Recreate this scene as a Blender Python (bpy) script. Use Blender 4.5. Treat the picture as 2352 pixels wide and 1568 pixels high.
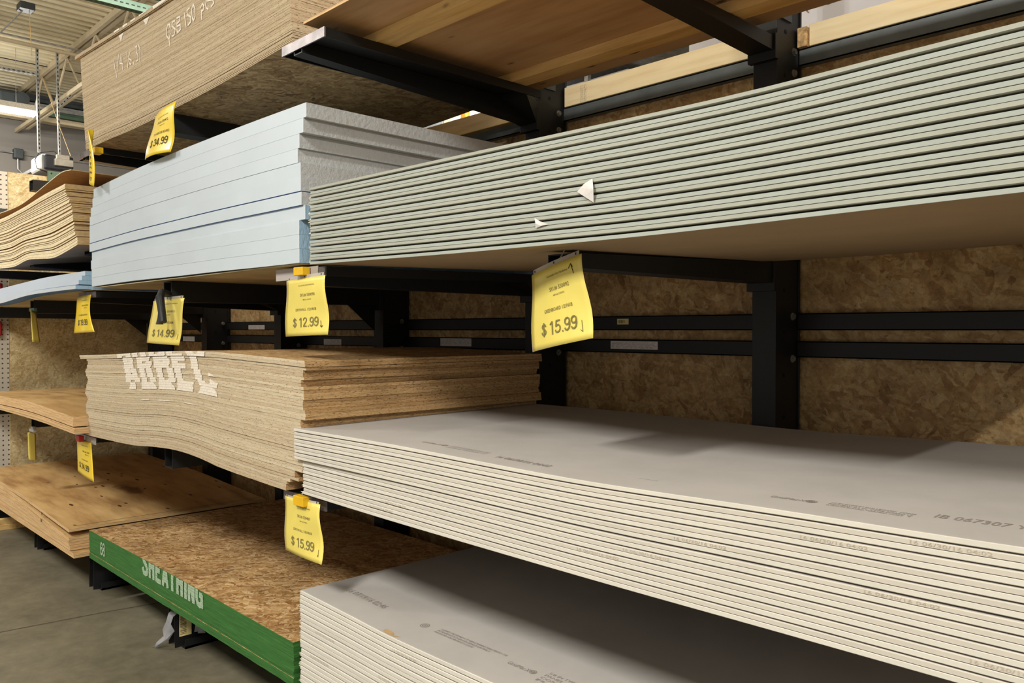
import bpy, math, random
from mathutils import Vector
random.seed(7)
S = bpy.context.scene
for o in list(bpy.data.objects): bpy.data.objects.remove(o)
COL = S.collection

# ---------------------------------------------------------------- camera, world, exposure
CAMX, CAMY, CAMZ = 2.574, -1.47, 1.55
cd = bpy.data.cameras.new('camera'); cam = bpy.data.objects.new('camera', cd); COL.objects.link(cam)
cam.location = (CAMX, CAMY, CAMZ)
PITCH = math.atan(27/1850.)
fx, fy = -.7175, .6966
cam.rotation_euler = Vector((fx*math.cos(PITCH), fy*math.cos(PITCH), -math.sin(PITCH))).to_track_quat('-Z', 'Y').to_euler()
cd.sensor_width = 36; cd.lens = 1850*36/2352.; cd.clip_start = .05; cd.clip_end = 100
S.camera = cam
W = bpy.data.worlds.new('world'); S.world = W; W.use_nodes = True
bg = W.node_tree.nodes['Background']; bg.inputs[0].default_value = (1.0, .95, .88, 1); bg.inputs[1].default_value = .52
S.view_settings.view_transform = 'Standard'; S.view_settings.look = 'None'
S.view_settings.gamma = 1; S.view_settings.exposure = 0.0; S.view_settings.use_curve_mapping = False
LAMP_WARM = (1.0, .975, .925)
LAMPS = [  # x, y, z, watts : four foot strip lights, tubes run across the aisle
    (1.15, -3.05, 4.2, 238), (-4.6, -3.05, 4.2, 205), (-3.4, .72, 4.3, 80), (-8.8, .68, 4.2, 110), (5.6, -3.05, 4.2, 255), (-4.6, 5.0, 4.3, 45), (2.6, 5.0, 4.3, 60)]

# ---------------------------------------------------------------- helpers
def lin(c):
    return tuple((v/255/12.92 if v/255 <= .04045 else ((v/255+.055)/1.055)**2.4) for v in c) + (1,)
def tag(o, label=None, cat=None, group=None, kind=None):
    if label: o['label'] = label
    if cat: o['category'] = cat
    if group: o['group'] = group
    if kind: o['kind'] = kind
    return o
def empty(name, loc, label, cat, group=None):
    o = bpy.data.objects.new(name, None); COL.objects.link(o); o.location = loc; o.empty_display_size = .1
    return tag(o, label, cat, group)
def obj(name, verts, faces, mats, parent=None, mi=None, origin=None, smooth=False):
    """one mesh object; verts in world space, origin (world) becomes the object's origin"""
    if origin is None:
        n = len(verts); origin = (sum(v[0] for v in verts)/n, sum(v[1] for v in verts)/n, min(v[2] for v in verts))
    me = bpy.data.meshes.new(name)
    me.from_pydata([(v[0]-origin[0], v[1]-origin[1], v[2]-origin[2]) for v in verts], [], faces)
    if not isinstance(mats, (list, tuple)): mats = [mats]
    for m in mats: me.materials.append(m)
    if mi:
        for p, i in zip(me.polygons, mi): p.material_index = i
    if smooth:
        for p in me.polygons: p.use_smooth = True
    me.update()
    o = bpy.data.objects.new(name, me); COL.objects.link(o)
    if parent is not None:
        o.parent = parent; P = world_loc(parent)
        o.location = (origin[0]-P[0], origin[1]-P[1], origin[2]-P[2])
    else: o.location = origin
    return o
def world_loc(o):
    v = Vector(o.location)
    while o.parent: o = o.parent; v = v + Vector(o.location)
    return v
class MB:
    def __init__(s): s.v = []; s.f = []; s.m = []
    def quad(s, pts, m=0):
        i = len(s.v); s.v += [tuple(p) for p in pts]; s.f.append(tuple(range(i, i+len(pts)))); s.m.append(m); return s
    def hexa(s, p, m=0):
        i = len(s.v); s.v += [tuple(q) for q in p]
        for f in ((0,3,2,1),(4,5,6,7),(0,1,5,4),(1,2,6,5),(2,3,7,6),(3,0,4,7)):
            s.f.append(tuple(i+k for k in f)); s.m.append(m)
        return s
    def box(s, x0, x1, y0, y1, z0, z1, m=0):
        return s.hexa([(x0,y0,z0),(x1,y0,z0),(x1,y1,z0),(x0,y1,z0),(x0,y0,z1),(x1,y0,z1),(x1,y1,z1),(x0,y1,z1)], m)
    def bar(s, a, b, w, h=None, m=0):
        h = h or w; a = Vector(a); b = Vector(b); d = (b-a).normalized()
        u = d.cross(Vector((0,0,1)));
        if u.length < .01: u = Vector((1,0,0))
        u = u.normalized()*w/2; n = d.cross(u).normalized()*h/2
        return s.hexa([a-u-n, a+u-n, a+u+n, a-u+n, b-u-n, b+u-n, b+u+n, b-u+n], m)
    def tube(s, pts, r, n=8, m=0, cap=True):
        pts = [Vector(p) for p in pts]; base = len(s.v)
        for k, p in enumerate(pts):
            d = (pts[min(k+1, len(pts)-1)]-pts[max(k-1, 0)]).normalized()
            u = d.cross(Vector((0,0,1)))
            if u.length < .05: u = d.cross(Vector((0,1,0)))
            u = u.normalized(); w = d.cross(u)
            rr = r[k] if isinstance(r, (list, tuple)) else r
            for j in range(n):
                a = 2*math.pi*j/n; s.v.append(tuple(p+u*rr*math.cos(a)+w*rr*math.sin(a)))
        for k in range(len(pts)-1):
            for j in range(n):
                a = base+k*n+j; b = base+k*n+(j+1) % n
                s.f.append((a, b, b+n, a+n)); s.m.append(m)
        if cap:
            s.f.append(tuple(base+j for j in range(n))); s.m.append(m)
            s.f.append(tuple(base+(len(pts)-1)*n+n-1-j for j in range(n))); s.m.append(m)
        return s
    def disc_x(s, c, r, t, n=12, m=0):      # short cylinder along x
        return s.tube([(c[0], c[1], c[2]), (c[0]+t, c[1], c[2])], r, n, m)
    def disc_y(s, c, r, t, n=12, m=0):
        return s.tube([(c[0], c[1], c[2]), (c[0], c[1]+t, c[2])], r, n, m)
    def build(s, name, mats, parent=None, origin=None, bevel=0, smooth=False):
        o = obj(name, s.v, s.f, mats, parent, s.m, origin, smooth)
        if bevel:
            b = o.modifiers.new('bevel', 'BEVEL'); b.width = bevel; b.segments = 2; b.limit_method = 'ANGLE'
        return o

# ---------------------------------------------------------------- materials
def mat(name, rough=.6, metal=0):
    m = bpy.data.materials.new(name); m.use_nodes = True; nt = m.node_tree
    b = nt.nodes['Principled BSDF']; b.inputs['Roughness'].default_value = rough; b.inputs['Metallic'].default_value = metal
    return m, nt, b
def N(nt, t, **kw):
    n = nt.nodes.new(t)
    for k, v in kw.items(): setattr(n, k, v)
    return n
def coords(nt, scale=(1,1,1), rot=(0,0,0), rnd=True):
    tc = N(nt, 'ShaderNodeTexCoord'); src = tc.outputs['Object']
    if rnd:
        oi = N(nt, 'ShaderNodeObjectInfo'); mul = N(nt, 'ShaderNodeVectorMath', operation='SCALE')
        cmb = N(nt, 'ShaderNodeCombineXYZ')
        for i in range(3): nt.links.new(oi.outputs['Random'], cmb.inputs[i])
        nt.links.new(cmb.outputs[0], mul.inputs[0]); mul.inputs[3].default_value = 37.
        ad = N(nt, 'ShaderNodeVectorMath', operation='ADD'); nt.links.new(src, ad.inputs[0]); nt.links.new(mul.outputs[0], ad.inputs[1]); src = ad.outputs[0]
    mp = N(nt, 'ShaderNodeMapping'); mp.inputs['Scale'].default_value = scale; mp.inputs['Rotation'].default_value = rot
    nt.links.new(src, mp.inputs[0]); return mp.outputs[0]
def noise(nt, vec, scale, detail=4, rough=.6):
    n = N(nt, 'ShaderNodeTexNoise'); n.inputs['Scale'].default_value = scale; n.inputs['Detail'].default_value = detail
    n.inputs['Roughness'].default_value = rough; nt.links.new(vec, n.inputs['Vector']); return n.outputs['Fac']
def ramp(nt, fac, stops):
    r = N(nt, 'ShaderNodeValToRGB'); e = r.color_ramp.elements
    while len(e) < len(stops): e.new(.5)
    for el, (p, c) in zip(e, stops): el.position = p; el.color = c if len(c) == 4 else lin(c)
    nt.links.new(fac, r.inputs[0]); return r.outputs[0]
def mix(nt, a, b, fac, mode='MIX'):
    m = N(nt, 'ShaderNodeMix', data_type='RGBA', blend_type=mode)
    for s, v in ((m.inputs[0], fac), (m.inputs[6], a), (m.inputs[7], b)):
        if hasattr(v, 'is_linked') or hasattr(v, 'links'): nt.links.new(v, s)
        else: s.default_value = v
    return m.outputs[2]
def bump(nt, b, h, strength=.3, dist=.002):
    n = N(nt, 'ShaderNodeBump'); n.inputs['Strength'].default_value = strength; n.inputs['Distance'].default_value = dist
    nt.links.new(h, n.inputs['Height']); nt.links.new(n.outputs[0], b.inputs['Normal'])
def plain(name, c, rough=.6, metal=0, var=.12, scale=6, bmp=0):
    m, nt, b = mat(name, rough, metal); v = coords(nt); f = noise(nt, v, scale, 5)
    lo = tuple(x*(1-var) for x in c); hi = tuple(min(255, x*(1+var)) for x in c)
    nt.links.new(ramp(nt, f, [(.3, lo), (.7, hi)]), b.inputs['Base Color'])
    if bmp: bump(nt, b, noise(nt, v, scale*20, 3), bmp)
    return m
def emis(name, c, s):
    m = bpy.data.materials.new(name); m.use_nodes = True; nt = m.node_tree
    b = nt.nodes['Principled BSDF']; b.inputs['Base Color'].default_value = (0,0,0,1)
    b.inputs['Emission Color'].default_value = (*c, 1); b.inputs['Emission Strength'].default_value = s
    return m

def osb_face(name, base, dark, light, k=1.0, vary=True, axes='xy', soft=0):
    """wood strands: stretched voronoi cells laid in several directions"""
    m, nt, b = mat(name, .65)
    tc = coords(nt)
    if axes == 'xz':
        mp = N(nt, 'ShaderNodeMapping'); mp.inputs['Rotation'].default_value = (math.pi/2, 0, 0); nt.links.new(tc, mp.inputs[0]); tc = mp.outputs[0]
    if axes == 'yz':
        mp = N(nt, 'ShaderNodeMapping'); mp.inputs['Rotation'].default_value = (math.pi/2, 0, 0)
        mq = N(nt, 'ShaderNodeMapping'); mq.inputs['Rotation'].default_value = (0, 0, math.pi/2)
        nt.links.new(tc, mq.inputs[0]); nt.links.new(mq.outputs[0], mp.inputs[0]); tc = mp.outputs[0]
    wob = N(nt, 'ShaderNodeTexNoise'); wob.inputs['Scale'].default_value = 26; nt.links.new(tc, wob.inputs['Vector'])
    sub = N(nt, 'ShaderNodeVectorMath', operation='SUBTRACT'); nt.links.new(wob.outputs['Color'], sub.inputs[0]); sub.inputs[1].default_value = (.5,.5,.5)
    sc = N(nt, 'ShaderNodeVectorMath', operation='SCALE'); nt.links.new(sub.outputs[0], sc.inputs[0]); sc.inputs[3].default_value = .035
    ad = N(nt, 'ShaderNodeVectorMath', operation='ADD'); nt.links.new(tc, ad.inputs[0]); nt.links.new(sc.outputs[0], ad.inputs[1]); p = ad.outputs[0]
    layers = []
    for i, (ang, sx, sy) in enumerate(((.1, 11, 46), (.95, 13, 60), (-.7, 12, 52), (1.9, 18, 66), (-.2, 24, 90))):
        mp = N(nt, 'ShaderNodeMapping'); mp.inputs['Rotation'].default_value = (0, 0, ang); mp.inputs['Scale'].default_value = (sx/k, sy/k, .01)
        mp.inputs['Location'].default_value = (i*3.7, i*1.3, 0); 
        r = N(nt, 'ShaderNodeMapping'); r.inputs['Rotation'].default_value = (0, 0, ang); nt.links.new(p, r.inputs[0])
        mp.inputs['Rotation'].default_value = (0, 0, 0); nt.links.new(r.outputs[0], mp.inputs[0])
        vo = N(nt, 'ShaderNodeTexVoronoi', feature='F1'); vo.inputs['Scale'].default_value = 1; vo.inputs['Randomness'].default_value = 1
        nt.links.new(mp.outputs[0], vo.inputs['Vector'])
        sp = N(nt, 'ShaderNodeSeparateColor'); nt.links.new(vo.outputs['Color'], sp.inputs[0]); layers.append((sp.outputs[0], sp.outputs[1]))
    val = layers[0][0]
    for i, (a, sel) in enumerate(layers[1:]):
        gt = N(nt, 'ShaderNodeMath', operation='GREATER_THAN'); gt.inputs[1].default_value = (.55, .6, .72, .8)[i]; nt.links.new(sel, gt.inputs[0])
        mx = N(nt, 'ShaderNodeMix', data_type='FLOAT'); nt.links.new(gt.outputs[0], mx.inputs[0]); nt.links.new(val, mx.inputs[2]); nt.links.new(a, mx.inputs[3]); val = mx.outputs[0]
    mid1 = tuple((x+y)/2 for x, y in zip(base, dark)); mid2 = tuple((x+y)/2 for x, y in zip(base, light))
    c = ramp(nt, val, [(0, dark), (.16, mid1), (.42, base), (.7, mid2), (1, light)])
    if soft:
        sv = noise(nt, tc, 11, 7, .68); c = mix(nt, c, ramp(nt, sv, [(.30, tuple(x*.62 for x in dark)), (.45, dark), (.55, base), (.70, light)]), soft)
        sk = noise(nt, tc, 75, 3, .55); c = mix(nt, c, lin((58,34,14)), ramp(nt, sk, [(.66, (0,0,0)), (.72, (190,190,190))]))
    fn = noise(nt, p, 70/k, 5, .7); c2 = mix(nt, c, ramp(nt, fn, [(.3, (150,140,125)), (.6, (255,255,255))]), .55, 'MULTIPLY')
    big = noise(nt, p, 3, 3); c3 = mix(nt, c2, ramp(nt, big, [(.35, (205,200,190)), (.62, (255,255,255))]), .6, 'MULTIPLY')
    nt.links.new(c3, b.inputs['Base Color']); bump(nt, b, val, .25, .001)
    return m
def edge_osb(name, base, dark, light, fleck=.62):
    """cut edge of strand board: long thin streaks and dark flecks"""
    m, nt, b = mat(name, .85)
    oi = N(nt, 'ShaderNodeObjectInfo')
    v = coords(nt, (22, 22, 420)); a = noise(nt, v, 1, 6, .75)
    c = ramp(nt, a, [(.28, dark), (.46, base), (.7, light)])
    v2 = coords(nt, (70, 70, 520)); f = noise(nt, v2, 1, 2, .5)
    c2 = mix(nt, c, ramp(nt, f, [(0, (0,0,0)), (1, (0,0,0))]), 0)
    fl = ramp(nt, f, [(fleck, (0,0,0)), (fleck+.035, (255,255,255))])
    c2 = mix(nt, c, lin((112, 86, 54)), fl)
    vr = ramp(nt, oi.outputs['Random'], [(0, (225,215,205)), (1, (255,255,255))])
    c3 = mix(nt, c2, vr, .75, 'MULTIPLY')
    nt.links.new(c3, b.inputs['Base Color']); bump(nt, b, a, .6, .002)
    return m
def ply_edge(name, base, dark):
    m, nt, b = mat(name, .8); v = coords(nt, (1.2, 1.2, 1), rnd=True)
    w = N(nt, 'ShaderNodeTexWave', wave_type='BANDS', bands_direction='Z'); w.inputs['Scale'].default_value = 45; w.inputs['Distortion'].default_value = .6
    w.inputs['Detail'].default_value = 2
    tc = N(nt, 'ShaderNodeTexCoord'); nt.links.new(tc.outputs['Object'], w.inputs['Vector'])
    st = noise(nt, coords(nt, (6, 6, 120)), 1, 4); 
    c = mix(nt, ramp(nt, w.outputs['Fac'], [(.1, dark), (.5, base)]), ramp(nt, st, [(.3, dark), (.6, base)]), .5)
    nt.links.new(c, b.inputs['Base Color']); bump(nt, b, st, .3, .001); return m
def wood_grain(name, base, dark, light, ax=(1.2, 16, 16), knots=True, rough=.6):
    m, nt, b = mat(name, rough); v = coords(nt, ax)
    d = noise(nt, v, 2.2, 6, .62)
    c = ramp(nt, d, [(.3, dark), (.5, base), (.72, light)])
    big = noise(nt, coords(nt, (1,2.2,2.2)), 1.6, 2); c = mix(nt, c, ramp(nt, big, [(.35, dark), (.62, light)]), .32)
    if knots:
        vo = N(nt, 'ShaderNodeTexVoronoi', feature='F1'); vo.inputs['Scale'].default_value = 1; nt.links.new(coords(nt, (3.2, 7.5, 7.5)), vo.inputs['Vector'])
        k = ramp(nt, vo.outputs['Distance'], [(.035, (255,255,255)), (.10, (0,0,0))])
        c = mix(nt, c, lin(tuple(x*.45 for x in dark)), k)
    nt.links.new(c, b.inputs['Base Color']); bump(nt, b, d, .12, .001); return m

M = {}
M['osb_wall'] = osb_face('back_osb', (204,168,112), (160,120,72), (226,198,148), 1.3, axes='xz', soft=.38)
M['osb_wall_y'] = osb_face('end_osb', (230,208,154), (196,166,112), (246,230,186), 1.0, axes='yz', soft=.3)
M['osb_top'] = osb_face('osb_face', (194,154,98), (136,92,46), (232,202,154), .85, soft=.2)
M['osb_under'] = osb_face('osb_under', (184,154,106), (132,98,58), (216,190,144), 1.15, soft=.22)
M['osb_plain'] = osb_face('osb_rubbed', (176,136,88), (118,84,46), (206,170,120), .6)
M['osb_edge'] = edge_osb('osb_edge', (200,184,154), (166,146,112), (216,203,174), .64)
M['osb4_edge'] = edge_osb('thin_osb_edge', (188,170,138), (156,136,104), (204,188,158), .64)
M['osb4_end'] = edge_osb('thin_osb_end', (224,200,164), (184,152,112), (240,222,190), .62)
M['osb_end'] = edge_osb('osb_end', (196,158,106), (140,104,60), (220,186,136), .6)
M['ply_edge'] = ply_edge('plywood_edge', (222,188,138), (168,124,78))
M['ply_face'] = wood_grain('plywood_face', (192,154,98), (140,98,52), (210,176,120), (1.0, 5, 5))
M['ply_dark'] = wood_grain('plywood_under', (196,158,112), (172,132,88), (212,178,134), (.8, 6, 6))
M['pine'] = wood_grain('pine', (226,188,118), (194,148,82), (240,210,146), (1.2, 14, 14))
M['pine_pale'] = wood_grain('pale_pine', (240,218,172), (226,196,142), (248,232,192), (1.0, 10, 16), knots=False)
M['pine_end'] = plain('rough_end_grain', (196,160,112), .9, 0, .25, 60, .5)
M['hb_edge'] = plain('hardboard_edge', (226,210,172), .85, 0, .06, 30, .2)
M['hb_face'] = plain('hardboard_face', (188,150,100), .7, 0, .06, 20)
M['hb_end'] = plain('hardboard_end', (176,148,104), .85, 0, .1, 40, .2)
M['grey_deck'] = plain('grey_deck_board', (150,142,124), .9, 0, .15, 6)
M['tan_deck'] = plain('tan_deck_board', (176,162,128), .85, 0, .12, 4)
M['steel'] = plain('black_steel', (14,15,15), .55, 0, .15, 8)
M['steel_grey'] = plain('grey_steel', (60,65,66), .45, .1, .12, 8)
M['raw'] = plain('bare_steel', (118,112,112), .42, .55, .22, 14, .1)
M['rail_grey'] = plain('grey_rail', (88,94,96), .45, .1, .10, 8)
M['bolt'] = plain('bolt_zinc', (150,146,134), .4, .6, .15, 30)
M['galv'] = plain('galvanised', (176,176,172), .4, .6, .15, 18)
M['plast_white'] = plain('plaster_fray', (214,206,190), .9, 0, .1, 60)
M['chalk'] = plain('white_paint', (226,216,200), .9, 0, .06, 80)
M['sten'] = plain('pale_green_stencil', (158,182,152), .9, 0, .10, 160)

def green_paint():
    m, nt, b = mat('green_painted_edge', .8); v = coords(nt, (7, 7, 160)); a = noise(nt, v, 1, 6, .7)
    c = ramp(nt, a, [(.25, (34,84,26)), (.5, (48,104,38)), (.8, (70,128,56))]); nt.links.new(c, b.inputs['Base Color']); bump(nt, b, a, .7, .002); return m
M['green'] = green_paint()
def board_edge(name, c, stain=None):
    m, nt, b = mat(name, .75); v = coords(nt, (3, 3, 3)); f = noise(nt, v, 2, 4)
    col = ramp(nt, f, [(.3, tuple(x*.955 for x in c)), (.7, c)])
    if stain:
        s = noise(nt, coords(nt, (1.5, 1.5, 30)), 1, 5); col = mix(nt, col, lin(stain), ramp(nt, s, [(.60, (0,0,0)), (.72, (120,120,120))]))
    fine = noise(nt, coords(nt, (1,1,1)), 260, 2); nt.links.new(col, b.inputs['Base Color']); bump(nt, b, fine, .12, .0006); return m
M['gb_edge'] = board_edge('green_board_edge', (163,169,160), (190,176,148))
M['gb_edge2'] = board_edge('green_board_edge_tan', (165,166,152), (196,174,142))
M['gb_face'] = board_edge('green_board_back', (160,134,98))
M['dw_edge'] = board_edge('drywall_edge', (212,207,194))
M['dw_edge_shade'] = board_edge('drywall_edge_shaded', (200,193,179))  # shaded copy for the face-up sheets: shade put into the colour
M['dw_face'] = board_edge('drywall_grey_back', (180,175,169))
M['dw_core'] = plain('gypsum_core', (210,204,190), .95, 0, .12, 120, .5)
M['ink'] = plain('grey_ink', (138,128,121), .9, 0, .05, 20)
M['ink_pale'] = plain('pale_ink', (178,166,148), .9, 0, .05, 20)
def foam(name, c, bscale, bstr, sc=(1,1,1)):
    m, nt, b = mat(name, .55); v = coords(nt, sc); f = noise(nt, v, bscale, 4, .6)
    g = noise(nt, coords(nt), 2.5, 3); nt.links.new(ramp(nt, g, [(.3, tuple(x*.965 for x in c)), (.7, c)]), b.inputs['Base Color']); bump(nt, b, f, bstr, .004); return m
M['foam_edge'] = foam('foam_edge', (192,202,209), 60, .06)
M['foam_end'] = foam('foam_grey_end', (184,187,187), 62, .9)  # slightly greyer and bumpier than the long edges
M['foam_end_blue'] = foam('foam_cut_end', (152,182,204), 40, .7, (1, 2.4, 1))
M['foam_face'] = plain('foam_blue_film', (66,124,200), .5, 0, .05, 6)

# ---------------------------------------------------------------- profiles, sheets, stacks
def prof(pts):
    xs = [p[0] for p in pts]; ys = [p[1] for p in pts]; n = len(pts)
    m = []
    for i in range(n):
        a = max(0, i-1); b = min(n-1, i+1); m.append((ys[b]-ys[a])/max(1e-6, xs[b]-xs[a]))
    def f(x):
        if x <= xs[0]: return ys[0]+m[0]*(x-xs[0])*.6
        if x >= xs[-1]: return ys[-1]+m[-1]*(x-xs[-1])*.6
        for i in range(n-1):
            if x <= xs[i+1]:
                h = xs[i+1]-xs[i]; t = (x-xs[i])/h
                return (2*t**3-3*t**2+1)*ys[i]+(t**3-2*t**2+t)*h*m[i]+(-2*t**3+3*t**2)*ys[i+1]+(t**3-t**2)*h*m[i+1]
    return f
ORD = ['topmost','second','third','fourth','fifth','sixth','seventh','eighth','ninth','tenth','eleventh','twelfth','thirteenth','fourteenth','fifteenth','sixteenth','seventeenth','eighteenth','nineteenth','twentieth','twenty-first','twenty-second','twenty-third','twenty-fourth']
def ordinal(i, n):
    if i == n-1: return 'bottommost'
    if i < len(ORD) and i <= n//2+1: return ORD[i] + (' from the top' if i else '')
    k = n-1-i
    if k < len(ORD): return ORD[k] + ' from the bottom'
    return ORD[i] + ' from the top' if i < len(ORD) else None

def sheet(name, mats, x0, x1, yf, depth, zb, zt, nx=28, stations=None, rag=0, ragx=0, skew=None):
    """mats = (faces, long edges, ends). zb, zt(x, y). stations: (dy, lift_bottom, drop_top). rag = roughness of the long edge"""
    if stations is None: stations = [(0,0,0), (.12,0,0), (.45,0,0), (.8,0,0), (1,0,0)]
    V = []; F = []; MI = []; ns = len(stations)
    for i in range(nx+1):
        t = i/nx; x = x0+(x1-x0)*t
        for j, (dy, lb, dt) in enumerate(stations):
            y = yf + (skew(x) if skew else 0) + (dy if dy < .1 and stations is not None and len(stations) > 5 else dy*depth)
            if rag and j == 0: y += random.uniform(-rag, rag)
            xx = x + (random.uniform(-ragx, ragx) if ragx and i in (0, nx) else 0)
            V.append((xx, y, zb(x, y)+lb)); V.append((xx, y, zt(x, y)-dt))
    def vi(i, j, k): return (i*ns+j)*2+k
    for i in range(nx):
        for j in range(ns-1):
            F.append((vi(i,j,0), vi(i,j+1,0), vi(i+1,j+1,0), vi(i+1,j,0))); MI.append(1 if (j < 3 and stations[0][1] > stations[4][1]+.001 and len(stations) > 5) or (j == 0 and len(stations) > 5 and stations[1][0] < .01) else 0)
            F.append((vi(i,j,1), vi(i+1,j,1), vi(i+1,j+1,1), vi(i,j+1,1))); MI.append(1 if (j < 2 and i >= 0 and stations[0][2] > .0015 and name == 'greenboard_sheet') or (j == 0 and len(stations) > 5 and stations[1][0] < .01) else 0)
        F.append((vi(i,0,0), vi(i+1,0,0), vi(i+1,0,1), vi(i,0,1))); MI.append(1)
        F.append((vi(i,ns-1,0), vi(i,ns-1,1), vi(i+1,ns-1,1), vi(i+1,ns-1,0))); MI.append(1)
    for j in range(ns-1):
        F.append((vi(0,j,0), vi(0,j,1), vi(0,j+1,1), vi(0,j+1,0))); MI.append(2)
        F.append((vi(nx,j,0), vi(nx,j+1,0), vi(nx,j+1,1), vi(nx,j,1))); MI.append(2)
    return obj(name, V, F, list(mats), None, MI)

def stack(name, n, mats, x0, x1, zb, zt, label, cat, group, depth=1.22, gap=.0004, yf=None, x0f=None, x1f=None,
          stations=None, rag=0, ragx=0, nx=28, extra_gap=None, skew=None, matf=None, many=False, labeler=None, tilt=None, tiltb=None):
    """a pile of sheets, each its own object; index 0 is the top one. returns info used for writing on the edges"""
    R = dict(n=n, s=[], zb=zb, zt=zt)
    for i in range(n):
        a = (n-1-i)/n; b = (n-i)/n
        def zf(fr, off=0.):
            def f(x, y, fr=fr, off=off):
                lo = zb(x)+(tiltb(x, y) if tiltb else 0); hi = zt(x)+(tilt(x, y) if tilt else (tiltb(x, y) if tiltb else 0))
                return lo+(hi-lo)*fr+off
            return f
        g = gap + (extra_gap(i) if extra_gap else 0)
        yy = (yf(i) if yf else random.uniform(0, .003))
        st = stations(i) if stations else None
        o = sheet(name, matf(i) if matf else mats, x0f(i) if x0f else x0, x1f(i) if x1f else x1, yy, depth, zf(a, 0), zf(b, -g),
                  nx, st, rag, ragx, skew(i) if skew else None)
        if labeler: lab = labeler(i)
        elif many and 0 < i < n-1: lab = label.replace('{o}', 'between top and bottom ones')
        else: lab = label.replace('{o}', ordinal(i, n))
        tag(o, lab, cat, group)
        R['s'].append((o, yy, zf(a, 0), zf(b, -g)))
    return R

def clip_band(poly, lo, hi):
    def cl(p, k, keep_above):
        out = []
        for i in range(len(p)):
            a = p[i]; b = p[(i+1) % len(p)]
            ia = a[1] >= k if keep_above else a[1] <= k; ib = b[1] >= k if keep_above else b[1] <= k
            if ia: out.append(a)
            if ia != ib:
                t = (k-a[1])/(b[1]-a[1]); out.append((a[0]+(b[0]-a[0])*t, k))
        return out
    q = cl(poly, lo, True)
    if len(q) > 2: q = cl(q, hi, False)
    return q if len(q) > 2 else None

G = {
'1': [[(.12,.76),(.36,.95),(.36,.0)]],
'2': [[(.08,.70),(.12,.85),(.25,.94),(.40,.94),(.52,.84),(.53,.70),(.45,.53),(.10,.10)],[(.06,.07),(.57,.07)]],
'3': [[(.08,.78),(.18,.92),(.36,.94),(.50,.83),(.50,.66),(.38,.54),(.26,.53)],[(.38,.54),(.53,.42),(.55,.24),(.44,.10),(.28,.06),(.12,.11),(.06,.25)]],
'4': [[(.43,.0),(.43,.94),(.06,.27),(.60,.27)]],
'5': [[(.54,.92),(.18,.92),(.12,.52),(.26,.60),(.42,.59),(.54,.46),(.55,.26),(.44,.11),(.26,.06),(.12,.11),(.07,.24)]],
'6': [[(.52,.80),(.42,.93),(.24,.93),(.12,.78),(.08,.5),(.10,.22),(.22,.07),(.40,.07),(.52,.2),(.52,.40),(.42,.54),(.24,.54),(.12,.42)]],
'8': [[(.3,.53),(.12,.64),(.10,.82),(.22,.94),(.38,.94),(.50,.82),(.48,.64),(.3,.53),(.10,.40),(.08,.18),(.22,.06),(.40,.06),(.53,.18),(.50,.40),(.3,.53)]],
'9': [[(.52,.70),(.49,.85),(.37,.94),(.22,.93),(.10,.82),(.08,.63),(.18,.49),(.34,.46),(.47,.54),(.52,.70)],[(.52,.72),(.53,.42),(.46,.18),(.30,.06),(.14,.10),(.08,.22)]],
'0': [[(.30,.94),(.16,.87),(.08,.68),(.08,.32),(.16,.13),(.30,.06),(.44,.13),(.53,.32),(.53,.68),(.44,.87),(.30,.94)]],
'$': [[(.52,.72),(.44,.85),(.30,.89),(.15,.84),(.09,.70),(.18,.57),(.42,.47),(.53,.34),(.49,.18),(.36,.09),(.22,.09),(.10,.17),(.06,.30)],[(.30,1.02),(.30,-.06)]],
'.': [[(.12,.06),(.24,.06)]], ' ': [],
'A': [[(.08,.0),(.30,.98)],[(.30,.98),(.52,.0)],[(.14,.28),(.46,.28)]],
'B': [[(.12,.0),(.12,1.0)],[(.12,.92),(.38,.92),(.48,.82),(.48,.64),(.38,.54),(.12,.54)],[(.38,.54),(.50,.42),(.50,.2),(.38,.08),(.12,.08)]],
'C': [[(.52,.74),(.46,.88),(.32,.93),(.18,.88),(.10,.7),(.10,.3),(.18,.12),(.32,.07),(.46,.12),(.52,.28)]],
'E': [[(.12,.0),(.12,1.0)],[(.12,.92),(.52,.92)],[(.12,.5),(.46,.5)],[(.12,.08),(.54,.08)]],
'G': [[(.52,.76),(.44,.9),(.30,.93),(.18,.88),(.10,.7),(.10,.3),(.18,.12),(.32,.07),(.50,.16),(.50,.46),(.34,.46)],[(.50,.4),(.50,.0)]],
'H': [[(.12,.0),(.12,1.0)],[(.48,.0),(.48,1.0)],[(.12,.5),(.48,.5)]],
'I': [[(.16,.0),(.16,1.0)]],
'N': [[(.12,.0),(.12,1.0)],[(.12,.98),(.48,.02)],[(.48,.0),(.48,1.0)]],
'R': [[(.12,.0),(.12,1.0)],[(.12,.92),(.38,.92),(.48,.82),(.48,.62),(.38,.5),(.12,.5)],[(.34,.5),(.50,.0)]],
'S': [[(.50,.76),(.42,.9),(.28,.93),(.14,.88),(.10,.72),(.18,.58),(.42,.44),(.50,.3),(.46,.12),(.32,.07),(.16,.1),(.09,.26)]],
'T': [[(.30,.0),(.30,1.0)],[(.05,.92),(.55,.92)]]}
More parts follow.
